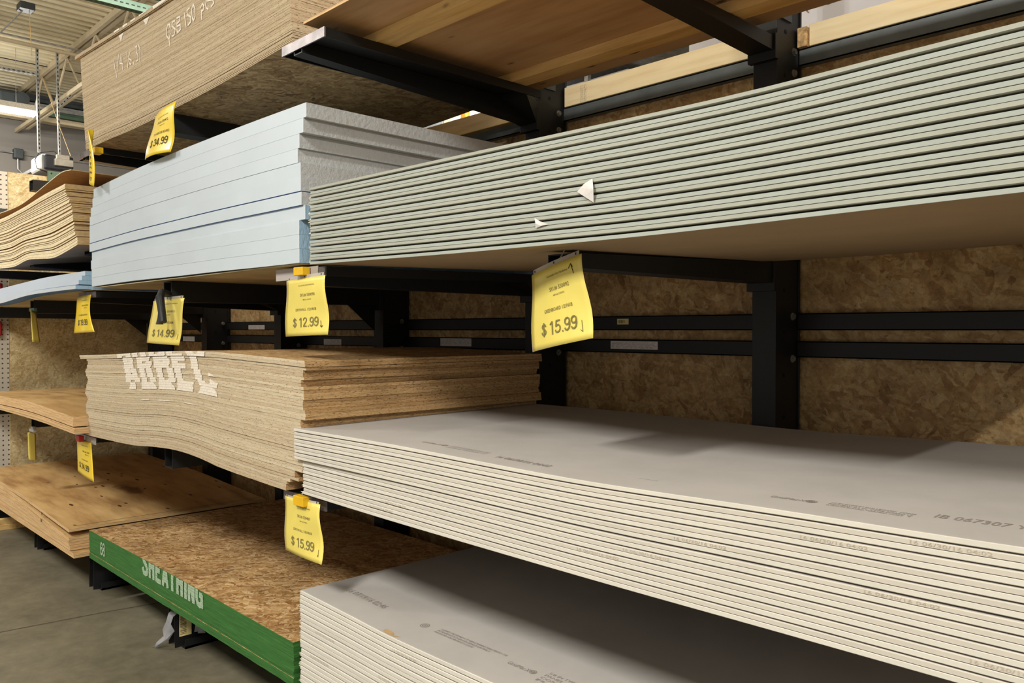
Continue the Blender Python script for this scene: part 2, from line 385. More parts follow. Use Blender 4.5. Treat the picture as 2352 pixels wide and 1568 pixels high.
def glyph_text(body, x0, x1, y0, y1, w=.13):
    """heavy block letters made of short quads; returns (verts2d, faces) fitted to the rectangle"""
    V = []; F = []; x = 0
    for ch in body:
        for st in G[ch]:
            for a, b in zip(st, st[1:]):
                a = Vector(a); b = Vector(b); d = b-a
                if d.length < 1e-4: continue
                d.normalize(); u = Vector((-d.y, d.x))*w/2; e_ = w*.22 if len(st) > 2 else 0
                n = 1; i = len(V); a2 = a-d*e_; b2 = b+d*e_
                V += [(x+p.x, p.y) for p in (a2-u, b2-u, b2+u, a2+u)]; F.append((i, i+1, i+2, i+3))
        x += {'.': .34, 'I': .33, ' ': .30}.get(ch, .64)
    ax = min(p[0] for p in V); bx = max(p[0] for p in V); ay = 0; by = 1
    return [(x0+(p[0]-ax)/(bx-ax)*(x1-x0), y0+(p[1]-ay)/(by-ay)*(y1-y0)) for p in V], F
_tc = {}
def text2d(body, bold=0.0):
    """flat letters from Blender's own font: (verts2d, faces), left aligned at 0, size 1"""
    if (body, bold) in _tc: return _tc[(body, bold)]
    cu = bpy.data.curves.new('t', 'FONT'); cu.body = body; cu.size = 1; cu.offset = bold; cu.resolution_u = 2; cu.fill_mode = 'FRONT'
    o = bpy.data.objects.new('t', cu); COL.objects.link(o)
    bpy.context.view_layer.update()
    dg = bpy.context.evaluated_depsgraph_get(); me = o.evaluated_get(dg).to_mesh()
    v = [(p.co.x, p.co.y) for p in me.vertices]; f = [tuple(p.vertices) for p in me.polygons]
    o.evaluated_get(dg).to_mesh_clear(); bpy.data.objects.remove(o); bpy.data.curves.remove(cu)
    _tc[(body, bold)] = (v, f); return v, f
def fit_text(body, x0, x1, y0, y1, bold=0.0):
    v, f = text2d(body, bold)
    ax = min(p[0] for p in v); bx = max(p[0] for p in v); ay = min(p[1] for p in v); by = max(p[1] for p in v)
    return [(x0+(p[0]-ax)/(bx-ax)*(x1-x0), y0+(p[1]-ay)/(by-ay)*(y1-y0)) for p in v], f
def write_stack(R, polys, m, name='lettering', lift=.0012, rows=None, dx=None):
    """polys: polygons [(x, s)] with s counted in sheets from the bottom of the pile; every sheet carries its own slice.
    rows: optional {sheet index from top: (s_low, s_high)} of the writing that lands on this sheet"""
    n = R['n']
    for i, (o, yy, zlo, zhi) in enumerate(R['s']):
        nq = 0
        if rows is not None:
            if i not in rows: continue
            lo, hi = rows[i]
        else: lo, hi = n-1-i, n-i
        mb = MB()
        for p in polys:
            q = clip_band(p, lo, hi)
            if not q: continue
            pts = []; nq += 1; up = lift+(nq % 60)*.000018
            for (x, s) in q:
                t = (s-lo)/(hi-lo); t = .01+.98*t; x += (dx[i] if dx and i in dx else 0)
                za, zb_ = zlo(x, yy), zhi(x, yy); pts.append((x, yy-up, za+(zb_-za)*t))
            mb.quad(pts)
        if mb.v: mb.build(name, m, o)
def stroke_polys(pts, w):
    out = []
    for a, b in zip(pts, pts[1:]):
        a = Vector(a); b = Vector(b); d = (b-a)
        if d.length < 1e-5: continue
        d.normalize(); u = Vector((-d.y, d.x))*w/2; a2 = a-d*w*.3; b2 = b+d*w*.3
        out.append([tuple(a2-u), tuple(b2-u), tuple(b2+u), tuple(a2+u)])
    return out
def to_s(R, poly):
    poly = [(KX(x), KZ(z)) for x, z in poly]
    return [(x, (z-R['zb'](x))/(R['zt'](x)-R['zb'](x))*R['n']) for x, z in poly]

# ================================================================ the room
mb = MB().box(-11.2, 7.5, -7, 9.2, -.1, 0)
def concrete():
    m, nt, b = mat('concrete_floor', .55); v = coords(nt, rnd=False); a = noise(nt, v, 1.3, 6, .65); f = noise(nt, v, 14, 5, .7)
    c = mix(nt, ramp(nt, a, [(.36, (74,68,52)), (.66, (126,119,98))]), ramp(nt, f, [(.3, (88,82,66)), (.7, (128,121,100))]), .45)
    sp = noise(nt, v, 60, 2); c = mix(nt, c, lin((70,62,50)), ramp(nt, sp, [(.70, (0,0,0)), (.76, (140,140,140))]))
    nt.links.new(c, b.inputs['Base Color']); bump(nt, b, f, .08, .002); return m
M['floor'] = concrete()
fl = mb.build('floor', M['floor'], origin=(0,0,0)); tag(fl, kind='structure')
M['crack'] = plain('joint_line', (74,66,50), .9, 0, .2, 30)
mb = MB()
pts = [(-2.35,-3.0), (-2.30,-2.0), (-2.24,-1.2), (-2.20,-.5), (-2.14,0.), (-2.08,.3), (-2.0,1.3)]
for (x0,y0),(x1,y1) in zip(pts, pts[1:]): mb.quad([(x0-.006,y0,.0008),(x0+.006,y0,.0008),(x1+.006,y1,.0008),(x1-.006,y1,.0008)])
mb.build('floor_joint', M['crack'], fl)

def cmu():
    m, nt, b = mat('grey_block_wall', .85); tc = N(nt, 'ShaderNodeTexCoord')
    mp = N(nt, 'ShaderNodeMapping'); mp.inputs['Rotation'].default_value = (math.pi/2, 0, math.pi/2); nt.links.new(tc.outputs['Object'], mp.inputs[0])
    br = N(nt, 'ShaderNodeTexBrick'); br.inputs['Scale'].default_value = 1; br.inputs['Brick Width'].default_value = .41; br.inputs['Row Height'].default_value = .203
    br.inputs['Mortar Size'].default_value = .006; br.inputs['Color1'].default_value = lin((160,152,144)); br.inputs['Color2'].default_value = lin((154,146,138)); br.inputs['Mortar'].default_value = lin((132,126,118))
    nt.links.new(mp.outputs[0], br.inputs['Vector']); nt.links.new(br.outputs['Color'], b.inputs['Base Color']); return m
M['cmu'] = cmu()
M['wall'] = plain('pale_wall', (196,190,176), .85, 0, .03, 2)
tag(MB().box(-11.2, -11, -7, 9.2, 0, 5.1).build('wall_left', M['cmu'], origin=(-11,0,0)), kind='structure')
tag(MB().box(-11, 7.5, 9, 9.2, 0, 5.1).build('wall_back', M['wall'], origin=(0,9,0)), kind='structure')
# corrugated deck ceiling, ribs along Y
M['deck'] = plain('ceiling_deck', (222,210,178), .7, 0, .04, 3)
V = []; F = []; x = -11.0; k = 0; prof_c = [(0,0), (.05,0), (.075,.045), (.125,.045)]
while x < 7.5:
    for dx, dz in prof_c: V += [(x+dx, -7, 5.0+dz), (x+dx, 9.2, 5.0+dz)]
    x += .15
for i in range(len(V)//2-1): F.append((2*i, 2*i+1, 2*i+3, 2*i+2))
tag(obj('ceiling', V, F, M['deck'], origin=(0,0,5.0)), kind='structure')

# perpendicular end wall of the rack bay: strand board and pegboard
def pegm():
    m, nt, b = mat('pegboard', .7); tc = N(nt, 'ShaderNodeTexCoord'); v = N(nt, 'ShaderNodeVectorMath', operation='SCALE'); v.inputs[3].default_value = 1/.04
    nt.links.new(tc.outputs['Object'], v.inputs[0]); fr = N(nt, 'ShaderNodeVectorMath', operation='FRACTION'); nt.links.new(v.outputs[0], fr.inputs[0])
    sb = N(nt, 'ShaderNodeVectorMath', operation='SUBTRACT'); sb.inputs[1].default_value = (.5,.5,.5); nt.links.new(fr.outputs[0], sb.inputs[0])
    mu = N(nt, 'ShaderNodeVectorMath', operation='MULTIPLY'); mu.inputs[1].default_value = (0,1,1); nt.links.new(sb.outputs[0], mu.inputs[0])
    le = N(nt, 'ShaderNodeVectorMath', operation='LENGTH'); nt.links.new(mu.outputs[0], le.inputs[0])
    nt.links.new(ramp(nt, le.outputs['Value'], [(.14, (70,62,52)), (.18, (206,198,182))]), b.inputs['Base Color']); return m
M['peg'] = pegm()
o = MB().box(-5.2, -5.15, .20, 1.52, .05, 2.86).build('strand_board_partition', M['osb_wall_y'])
tag(o, 'tall upright strand board closing the rack end beside the pegboard', 'wall board')
o = MB().box(-5.19, -5.16, -.9, .198, .05, 2.86).build('pegboard', M['peg'])
tag(o, 'pale pegboard full of small holes at the end of the rack', 'pegboard')
o = empty('floor_sill', (-4.63, .1, 0), 'pair of pale lumber strips lying on the floor by the pegboard', 'lumber')
MB().box(-4.66, -4.62, -.6, .45, .045, .088).build('board', M['pine'], o, bevel=.003)
MB().box(-4.665, -4.615, -.6, .45, 0, .044).build('board', M['pine'], o, bevel=.003)
M['red'] = plain('red_plastic', (142,18,22), .45, 0, .1, 5)
o = MB().box(-5.13, -5.03, -.6, .13, 1.70, 1.93).build('storage_bin', M['red'], bevel=.01)
tag(o, 'dark red plastic bin hooked on the pegboard at far left', 'bin')
o = MB().box(-5.15, -5.06, -.6, .13, 1.50, 1.62).build('storage_bin', M['red'], bevel=.01)
tag(o, 'dim red plastic bin under the other red one on the pegboard', 'bin')
o = MB().box(-5.15, -5.10, -.5, .18, 2.50, 2.545).build('wall_rail', M['steel_grey'])
tag(o, 'short grey rail fixed across the upper pegboard', 'rail')

# ================================================================ the rack: columns, arms, rails, back panels
COLX = {'F': -5.04, 'E': -3.856, 'D': -2.635, 'C': -1.408, 'B': -.13, 'A': 1.076, 'G': 2.29}
COLWORD = {'F': 'at the very end beside the strand board wall', 'E': 'behind the thin foam sheets', 'D': 'at the joint of plywood and strand board', 'C': 'behind the middle of the blue foam pile',
           'B': 'at the joint of foam and green board', 'A': 'standing clear under the green board', 'G': 'beyond the one under the green board'}
UP = {}
def bolt(mbx, x, y, z, r=.011): mbx.disc_x((x, y, z), r, .010, 6); mbx.disc_x((x, y, z), r*1.35, .003, 12)
for k, cx in COLX.items():
    e = empty('rack_upright', (cx, 1.38, 0), 'black rack upright with arms and base, '+COLWORD[k], 'rack upright', 'uprights of the cantilever rack'); UP[k] = e
    MB().box(cx-.048, cx+.048, 1.29, 1.300, 0, 3.0).box(cx-.048, cx+.048, 1.472, 1.482, 0, 3.0).box(cx-.006, cx+.042, 1.300, 1.472, 0, 3.0).build('post', M['steel'], e, bevel=.002)
    b = MB()
    for z in (.7, 1.44, 1.60, 2.44, 2.52, 2.60): bolt(b, cx+.042, 1.43, z)
    b.build('bolt', M['bolt'], e)
    h = MB()
    for i in range(16): h.disc_x((cx+.0421, 1.365, .42+i*.16), .009, .0012, 10)
    h.build('hole', plain('hole_dark', (6,6,6), .9), e)
    cap = MB().box(cx-.050, cx+.050, 1.285, 1.4, 2.70, 3.1).build('lit_top_plate', M['steel_grey'], e)  # light falling on the post top is put into this grey
    h = MB(); h.disc_y((cx+.02, 1.286, 2.79), .010, -.0015, 10); h.build('hole', bpy.data.materials['hole_dark'], cap)
    # base on the floor
    f = e
    for s in (-1, 1):
        x0 = cx+s*.035
        MB().box(min(x0, x0+s*.005), max(x0, x0+s*.005), .07, 1.288, 0, .225).box(min(x0, x0+s*.055), max(x0, x0+s*.055), .10, 1.288, 0, .012)\
            .box(min(x0+s*.05, x0+s*.055), max(x0+s*.05, x0+s*.055), .10, 1.288, .0, .045).box(min(x0, x0+s*.05), max(x0, x0+s*.05), .07, 1.288, .215, .225).build('base_channel', M['steel'], f)
    b = MB()
    for y in (.24, 1.1): bolt(b, cx+.040, y, .095, .016)
    bolt(b, cx+.040, .30, .185, .014); b.build('bolt', M['bolt'], f)
    MB().box(cx-.09, cx+.09, .06, 1.288, .226, .2375).build('base_top', M['steel'], f)
ARMG = 'cantilever arms of the lumber rack'
def arm(k, z0, wide, tip, df, db, label, zback=None, lip=.035):
    cx = COLX[k]; zk = zback if zback else z0; y1 = 1.288
    e = UP[k]
    def zz(y): return z0+(zk-z0)*(y-tip)/(y1-tip)
    hw = .047; t = .004
    # hollow beam, open at the tip
    m = MB()
    def slab(x0, x1, top0, bot0, top1, bot1, ya=tip, yb=y1):
        m.hexa([(x0,ya,bot0),(x1,ya,bot0),(x1,yb,bot1),(x0,yb,bot1),(x0,ya,top0),(x1,ya,top0),(x1,yb,top1),(x0,yb,top1)])
    zt0, zt1 = z0, zk
    w = .030 if wide else hw; dt = .008 if wide else 0
    slab(cx-w, cx+w, zt0-dt, zt0-dt-t, zt1-dt, zt1-dt-t)
    slab(cx-w, cx+w, zt0-df+t, zt0-df, zt1-db+t, zt1-db)
    slab(cx-w, cx-w+t, zt0-dt-t, zt0-df+t, zt1-dt-t, zt1-db+t); slab(cx+w-t, cx+w, zt0-dt-t, zt0-df+t, zt1-dt-t, zt1-db+t)
    e = m.build('arm', M['steel'], e)
    if wide:
        m = MB(); W2 = .15; ye = 1.15
        ox = .042
        def sl(x0, x1, ya, yb, a, b): x0 += ox; x1 += ox; m.hexa([(x0,ya,zz(ya)-b),(x1,ya,zz(ya)-b),(x1,yb,zz(yb)-b),(x0,yb,zz(yb)-b),(x0,ya,zz(ya)-a),(x1,ya,zz(ya)-a),(x1,yb,zz(yb)-a),(x0,yb,zz(yb)-a)])
        sl(cx-W2, cx+W2, tip, ye, 0, .006); sl(cx-W2, cx-W2+.005, tip, ye, .006, lip); sl(cx+W2-.005, cx+W2, tip, ye, .006, lip)
        m.build('tray', M['steel'], e)
        MB().box(cx-W2-.002+ox, cx+W2+.002+ox, tip-.006, tip, z0-lip, z0).build('end_plate', M['raw'], e)['label'] = 'bare scuffed steel end plate'
        # gusset widening towards the column
        g = MB(); g.hexa([(cx-.105,1.06,zz(1.06)-lip),(cx+.19,1.06,zz(1.06)-lip),(cx+.05,1.27,zz(1.2)-db),(cx-.05,1.27,zz(1.2)-db),
                          (cx-.105,1.06,zz(1.06)-.007),(cx+.19,1.06,zz(1.06)-.007),(cx+.06,1.27,zz(1.2)-.007),(cx-.06,1.27,zz(1.2)-.007)]); g.build('gusset', M['steel'], e)
    m = MB().box(cx-.056, cx+.056, 1.262, 1.289, zk-db-.03, zk+.01); m.build('bracket', M['steel'], e, bevel=.002)
    if not (k in 'CEF' and 1.6 < z0 < 1.9): return e
    m = MB(); m.hexa([(cx-.004,1.08,zk-db-.002),(cx+.004,1.08,zk-db-.002),(cx+.004,1.262,zk-db-.15),(cx-.004,1.262,zk-db-.15),(cx-.004,1.08,zk-db+.01),(cx+.004,1.08,zk-db+.01),(cx+.004,1.262,zk-db+.01),(cx-.004,1.262,zk-db+.01)])
    m.build('brace', M['steel'], e)
    return e
arm('A', 2.615, 0, .17, .018, .054, 'narrow black arm under the plywood sheet at top right', 2.621)
arm('B', 2.6200, 1, .05, .05, .10, 'wide black arm at top centre with bright scuffed end plate, holding the plywood sheet', 2.6225)
arm('C', 2.592, 0, .06, .09, .10, 'black arm under the middle of the big thin-board stack at top left', 2.60)
arm('D', 2.604, 1, .05, .05, .09, 'wide black arm with two bright edges at the left end of the big thin-board stack', 2.61)
arm('E', 2.600, 0, .06, .075, .09, 'empty black arm tip showing above the buckled hardboard pile at far left', 2.61)
arm('E', 2.038, 0, .06, .045, .08, 'black arm under the grey shelf board at far left', 2.045)
arm('D', 2.036, 0, .06, .040, .08, 'short black arm tip beside the foam pile, below the hardboard', 2.045)
arm('F', 2.030, 0, .06, .060, .09, 'black arm at the far left end carrying the hardboard shelf', 2.035)
arm('A', 1.7585, 0, .17, .040, .075, 'black arm under the right half of the green board stack', 1.797)
arm('B', 1.775, 1, .05, .06, .09, 'wide black arm where the foam and green board stacks meet', 1.800)
arm('C', 1.783, 0, .06, .10, .10, 'black hollow arm under the middle of the blue foam pile', 1.795)
arm('D', 1.772, 1, .05, .06, .10, 'wide black arm at the left end of the blue foam pile', 1.782)
arm('E', 1.766, 0, .06, .10, .10, 'black hollow arm under the thin blue foam sheets at far left', 1.776)
arm('F', 1.728, 0, .06, .08, .10, 'black arm at the far left end under the thin foam sheets', 1.74)
arm('A', .948, 0, .17, .05, .08, 'black arm hidden under the right half of the upper drywall stack', .975)
arm('B', .938, 1, .05, .06, .09, 'wide black arm where the wavy strand board and upper drywall stacks meet', .95)
arm('C', .977, 0, .06, .10, .10, 'black hollow arm propping the hump of the wavy strand board stack', .97)
arm('D', .936, 1, .05, .06, .10, 'wide black arm under the left end of the wavy strand board stack', .94)
arm('E', .955, 0, .06, .09, .10, 'black arm under the plywood sheets at mid left', .95)
arm('F', .955, 0, .06, .09, .10, 'black arm at the far left end under the mid plywood sheets', .95)
arm('G', 2.615, 0, .17, .018, .054, 'top black arm past the last one in view', 2.621)
arm('G', 1.763, 0, .17, .040, .075, 'black arm under the far right end of the green board', 1.80)
arm('G', .95, 0, .17, .05, .08, 'black arm under the far right end of the upper drywall', .975)
# rails between columns
ks = ['F','E','D','C','B','A','G']
BAY = ['at the far left', 'left of the foam pile', 'behind the left half of the foam', 'behind the right half of the foam', 'behind the big greenboard price tag', 'at the far right']
for i in range(6):
    xa = COLX[ks[i]]+.05; xb = COLX[ks[i+1]]-.05
    for z0, z1, w, mm in ((1.548, 1.612, 'upper black rail of the middle pair ', 'steel_grey' if 0 else 'steel'), (1.445, 1.506, 'lower black rail of the middle pair ', 'steel'), (2.566, 2.628 if i != 5 else 2.615, 'dark grey top rail under the lumber ', 'rail_grey')):
        if z0 > 2: z0 = z1-.062
        m = MB().box(xa, xb, 1.46, 1.466, z0, z1).box(xa, xb, 1.46, 1.495, z1-.004, z1).box(xa, xb, 1.46, 1.495, z0, z0+.004)
        tag(m.build('rack_rail', M[mm]), w+BAY[i], 'rail', 'horizontal rails between the rack columns')
M['sticker'] = plain('white_sticker', (214,208,204), .6, 0, .04, 30)
M['sticker_y'] = plain('cream_sticker', (226,206,140), .6, 0, .04, 30)
M['black'] = plain('print_black', (36,34,34), .8, 0, .05, 20)
def sticker(x0, x1, z0, z1, lab, barcode=False):
    o = MB().box(x0, x1, 1.4585, 1.4597, z0, z1).build('sticker', M['sticker_y' if barcode else 'sticker']); tag(o, lab, 'sticker')
    b = MB(); y = 1.4583
    if barcode:
        x = x0+.006
        while x < x1-.02: b.quad([(x,y,z0+.006),(x+.0018,y,z0+.006),(x+.0018,y,z1-.006),(x,y,z1-.006)]); x += random.choice((.003,.004,.005))
    else:
        for r in range(6):
            zz = z1-.006-r*.005; xx = x0+.008
            while xx < x1-.02: 
                w = random.uniform(.008,.03); b.quad([(xx,y,zz-.0012),(xx+w,y,zz-.0012),(xx+w,y,zz),(xx,y,zz)]); xx += w+random.uniform(.003,.02)
    b.build('printing', M['ink'] if not barcode else M['black'], o)
sticker(.214, .478, 1.462, 1.498, 'long white printed sticker on the lower rail right of the greenboard price tag')
sticker(.252, .317, 1.574, 1.600, 'small cream barcode sticker on the upper rail right of the greenboard tag', True)
sticker(-1.033, -.764, 1.458, 1.502, 'white sticker on the rail between the two nearest columns behind the strand board')
sticker(-2.30, -2.08, 1.447, 1.486, 'grey sticker on the lower rail beside the $12.99 price tag')
sticker(-3.42, -3.155, 1.552, 1.586, 'pale sticker on the upper rail right of the $14.99 price tag')
sticker(-4.70, -4.45, 1.448, 1.49, 'small pale sticker on the lower rail touching the $14.99 price tag')
# strand board back panels
pn = ['leftmost strand board back panel of the rack', 'strand board back panel behind the foam pile', 'strand board back panel behind the big greenboard price tag', 'rightmost strand board back panel of the rack']
for i, (a, b) in enumerate(((-5.14, -3.0), (-2.998, -.56), (-.558, 1.88), (1.882, 4.3))):
    tag(MB().box(a, b, 1.50, 1.511, .02, 2.575).build('backing_board', M['osb_wall']), pn[i], 'wall board', 'strand board panels behind the rack')
def knot_marks(o, pts, y):
    m = MB()
    for x, z, r in pts:
        n = 9; m.quad([(x+r*(.45+.2*random.random())*math.cos(2*math.pi*k/n), y, z+r*math.sin(2*math.pi*k/n)) for k in range(n)])
    m.build('dark_strand', plain('dark_strand', (44,20,14), .8), o)
# lumber on the top rail
def lumber(x0, x1, y0, y1, z0, z1, lab, m='pine_pale', rot=0):
    o = MB().box(x0, x1, y0, y1, z0, z1).build('lumber_strip', M[m], bevel=.003); tag(o, lab, 'lumber', 'lumber strips along the top of the back panels'); return o
l1 = lumber(-.075, 1.02, 1.457, 1.495, 2.632, 2.727, 'bright pale board on the top rail between the two nearest columns')
lumber(1.165, 2.28, 1.457, 1.495, 2.618, 2.700, 'bright pale board on the top rail at the top right corner')
lumber(-1.36, -.22, 1.405, 1.445, 2.612, 2.705, 'shaded knotty board seen above the foam pile', 'pine')
o = MB().box(1.126, 1.163, 1.44, 1.495, 2.616, 2.69).build('lumber_offcut', M['pine_end'], bevel=.002); tag(o, 'rough brown offcut wedged beside the column at top right', 'lumber')
b = MB()
for r in range(8):
    for c in range(2):
        z = 2.716-r*.0105; x = .028+c*.022
        v, f = fit_text(random.choice(['KD', 'HT', 'SPF', '28', 'S-P', 'R1']), x, x+.016, z-.008, z)
        for q in f: b.quad([(v[i][0], 1.4563, v[i][1]) for i in q])
b.build('grade_stamp', M['ink_pale'], l1)

# ================================================================ sheets on the rack
# drywall style stations : (absolute dy, lift of underside, drop of top)
def gyp(face_down, taper, r=.0022, rb=None):
    lb = taper if face_down else 0; dt = 0 if face_down else taper; rb = rb or r; ra, rc = (r, rb) if face_down else (rb, r)
    return [(0, lb+ra, dt+rc), (.0022, lb+ra*.25, dt+rc*.25), (.006, lb, dt), (.034, lb, dt), (.06, 0, 0), (.099, 0, 0), (.5, 0, 0), (1, 0, 0)]
GB = stack('greenboard_sheet', 22, (M['gb_face'], M['gb_edge'], M['dw_core']), .037, 2.475,
    prof([(.04,1.78),(.74,1.7665),(1.15,1.762),(1.5,1.7595),(2.0,1.765),(2.48,1.77)]), prof([(.04,2.05),(1.18,2.0355),(1.72,2.029),(2.1,2.036),(2.48,2.041)]),
    'pale green gypsum sheet, {o}', 'drywall', 'green gypsum board stack', gap=.0003,
    stations=lambda i: gyp(i % 2 == 0, .0021, .0014, .0005), matf=lambda i: (M['gb_face'], M['gb_edge'] if i % 2 else M['gb_edge2'], M['dw_core']), x0f=lambda i: .037+random.uniform(-.002,.003), yf=lambda i: random.uniform(0, .0015), rag=0, ragx=.002,
    tiltb=lambda x, y: .034*max(0, y)/1.22)
DWx = [(-.055 if i < 9 else -.018) for i in range(19)]
DW = stack('drywall_sheet', 19, (M['dw_face'], M['dw_edge'], M['dw_core']), -.05, 2.42,
    prof([(-.05,.959),(.45,.953),(.93,.951),(1.39,.951),(1.82,.954),(2.4,.957)]), prof([(-.05,1.195),(.52,1.196),(1.25,1.187),(1.82,1.198),(2.1,1.202),(2.4,1.209)]),
    'white drywall sheet of the waist-high pile, {o}', 'drywall', 'waist-high drywall stack', gap=.0002,
    stations=lambda i: gyp(i % 2 == 0, .0009, .0022, .0012), matf=lambda i: (M['dw_face'], M['dw_edge' if i % 2 == 0 else 'dw_edge_shade'], M['dw_core']), x0f=lambda i: DWx[i]+random.uniform(-.003,.003), yf=lambda i: random.uniform(0, .0015), ragx=.002,
    skew=lambda i: (lambda x: -.014*max(0, 1-(x+.05)/1.1)) if i < 9 else None, tiltb=lambda x, y: .012*max(0, y)/1.22, extra_gap=lambda i: .0012 if i == 9 else 0)
LW = stack('drywall_sheet', 23, (M['dw_face'], M['dw_edge'], M['dw_core']), -.04, 2.40,
    prof([(-.04,.2385),(1.2,.2385),(2.4,.2385)]), prof([(-.04,.609),(.276,.600),(.522,.592),(.98,.595),(2.4,.6)]),
    'white drywall sheet of the lowest pile, {o}', 'drywall', 'lowest drywall stack', gap=.0002,
    stations=lambda i: gyp(i % 2 == 0, .0008, .0024, .0018), x0f=lambda i: -.04+random.uniform(-.004,.004), yf=lambda i: random.uniform(0, .0015), ragx=.003)
# frayed paper at the short ends
def frays(R, x, ymax, n, m):
    for i, (o, yy, zl, zh) in enumerate(R['s']):
        b = MB()
        for k in range(n):
            y = yy+random.random()**2*ymax; z = zl(x, y)+random.random()*(zh(x, y)-zl(x, y)); d = random.uniform(.002,.009)
            xx = o.location.x - (o.dimensions.x/2)
            a = Vector((xx+.002, y, z)); c = a+Vector((-d, random.uniform(-.006,.002), random.uniform(-.006,.006))); w = random.uniform(.001,.0035)
            b.quad([a+Vector((0,0,-w)), c, a+Vector((0,.002,w))]); b.quad([a+Vector((0,-.001,w)), c, a+Vector((0,0,-w))])
        b.build('frayed_paper', m, o)
bpy.context.view_layer.update()
frays(GB, .04, .05, 5, M['plast_white']); frays(DW, -.05, .03, 3, M['plast_white']); frays(LW, -.04, .25, 12, M['plast_white'])

foam_x1 = [.014,-.007,-.035,-.047,-.029,-.026,-.020,-.008,-.042,-.042,-.042]
foam_yf = [.001,.001,.0012,.001,.0025,.001,.0,.008,.003,.003,.0035]
FO = stack('foam_sheet', 11, None, 0, 0, prof([(-2.4,1.794),(-1.73,1.799),(-1.17,1.796),(-.7,1.795),(-.33,1.792),(.02,1.791)]),
    prof([(-2.4,2.335),(-1.72,2.356),(-1.165,2.363),(-.7,2.363),(-.32,2.36),(.02,2.355)]),
    'thick pale blue foam sheet, {o}', 'foam sheet', 'thick blue foam pile', gap=.0006,
    matf=lambda i: (M['foam_face'] if i == 6 else M['foam_edge'], M['foam_edge'], M['foam_end_blue'] if i >= 7 else M['foam_end']), x1f=lambda i: foam_x1[i], x0f=lambda i: (-2.31,-2.33,-2.36,-2.38,-2.39,-2.385,-2.385,-2.37,-2.37,-2.36,-2.36)[i],
    yf=lambda i: foam_yf[i], extra_gap=lambda i: .004 if i == 6 else (.0005 if i in (4,) else 0), tilt=lambda x, y: .012*(max(0, y-.4)**2))
o = sheet('shelf_board', (M['tan_deck'], M['tan_deck'], M['tan_deck']), -2.36, -.05, .012, 1.15, lambda x, y: 1.7865, lambda x, y: 1.7905)
tag(o, 'thin tan board lying under the blue foam pile', 'shelf board')
OS_x1 = []
g = [(-.0,3),(-.02,3),(-.035,2),(-.016,4),(-.02,3),(-.008,3),(-.04,3),(-.01,4),(-.02,4),(-.0,3),(-.03,2),(-.09,2),(-.055,1),(-.12,1),(-.15,3)]
for v, n in g: OS_x1 += [v]*n
OS_x0 = [-2.58,-2.575]+[-2.47+.02*math.sin(i*.7)+random.uniform(-.012,.012) for i in range(38)]+[-2.50]
OSB = stack('strand_board_sheet', 41, (M['osb_plain'], M['osb_edge'], M['osb_end']), 0, 0,
    prof([(-2.5,.940),(-1.75,.958),(-1.45,.98),(-1.19,.992),(-.94,.987),(-.72,.97),(-.33,.957),(0,.950)]), prof([(-2.58,1.402),(-2.0,1.42),(-1.56,1.44),(-1.03,1.456),(-.72,1.457),(-.33,1.449),(0,1.44)]),
    'rough tan strand board sheet, wavy pile, {o}', 'strand board', 'wavy strand board stack', gap=.0003, nx=44,
    x1f=lambda i: OS_x1[i]+random.uniform(-.003,.003), x0f=lambda i: OS_x0[i], yf=lambda i: (0.0 if i < 2 else .003+random.uniform(0,.0022)+(random.uniform(0,.003) if i > 30 else 0)), rag=.001, ragx=.002,
    extra_gap=lambda i: {2: .0015, 0: .001, 27: .0016, 32: .0014, 36: .0012}.get(i, 0), many=True,
    matf=lambda i: (M['osb_plain'] if i else M['osb_top'], M['osb_edge'], M['osb_end']))
SH = stack('sheathing_sheet', 15, (M['osb_top'], M['green'], M['green']), -2.43, -.09, prof([(-2.43,.2385),(-.09,.2385)]), prof([(-2.43,.399),(-1.2,.406),(-.1,.403)]),
    'green edged sheathing sheet, {o}', 'strand board', 'green edged sheathing stack', gap=.0003, rag=.001, ragx=.0015, nx=60,
    matf=lambda i: (M['osb_top'] if i in (0, 12) else M['green'], M['green'], M['green']), yf=lambda i: .003 if i == 11 else random.uniform(0,.0012), x1f=lambda i: -.09+random.uniform(-.004,.004), x0f=lambda i: -.09-2.34+random.uniform(-.003,.003))
KZ = lambda z: 1.55+(z-1.55)*1.0306
KX = lambda x: 2.574+(x-2.574)*1.0306
KP = lambda pts: prof([(KX(x), KZ(z)) for x, z in pts])
T4 = stack('thin_strand_board_sheet', 84, None, 0, 0, KP([(-2.5,2.577),(-2.1,2.574),(-1.72,2.563),(-1.16,2.563),(-.7,2.569),(-.08,2.5915)]), KP([(-2.6,3.147),(-1.27,3.087),(-.1,3.05)]),
    'thin strand board sheet, tall top-shelf pile, {o}', 'strand board', 'tall stack of thin strand board', gap=.0001, nx=16, rag=.0005, ragx=.001, many=True, depth=1.10,
    matf=lambda i: (M['osb_under'], M['osb4_edge'], M['osb4_end']), x0f=lambda i: KX(-2.60 if i < 3 else -2.53+.09*i/84)+random.uniform(-.0015,.0015), x1f=lambda i: KX(-.125+.045*i/84)+random.uniform(-.001,.001),
    yf=lambda i: .045+random.uniform(.0,.0012)+(.0 if i > 3 else -.008)+(random.uniform(0,.003) if i > 74 else 0), extra_gap=lambda i: .005 if i == 3 else (.0014 if i > 76 else 0), tiltb=lambda x, y: .006*y)
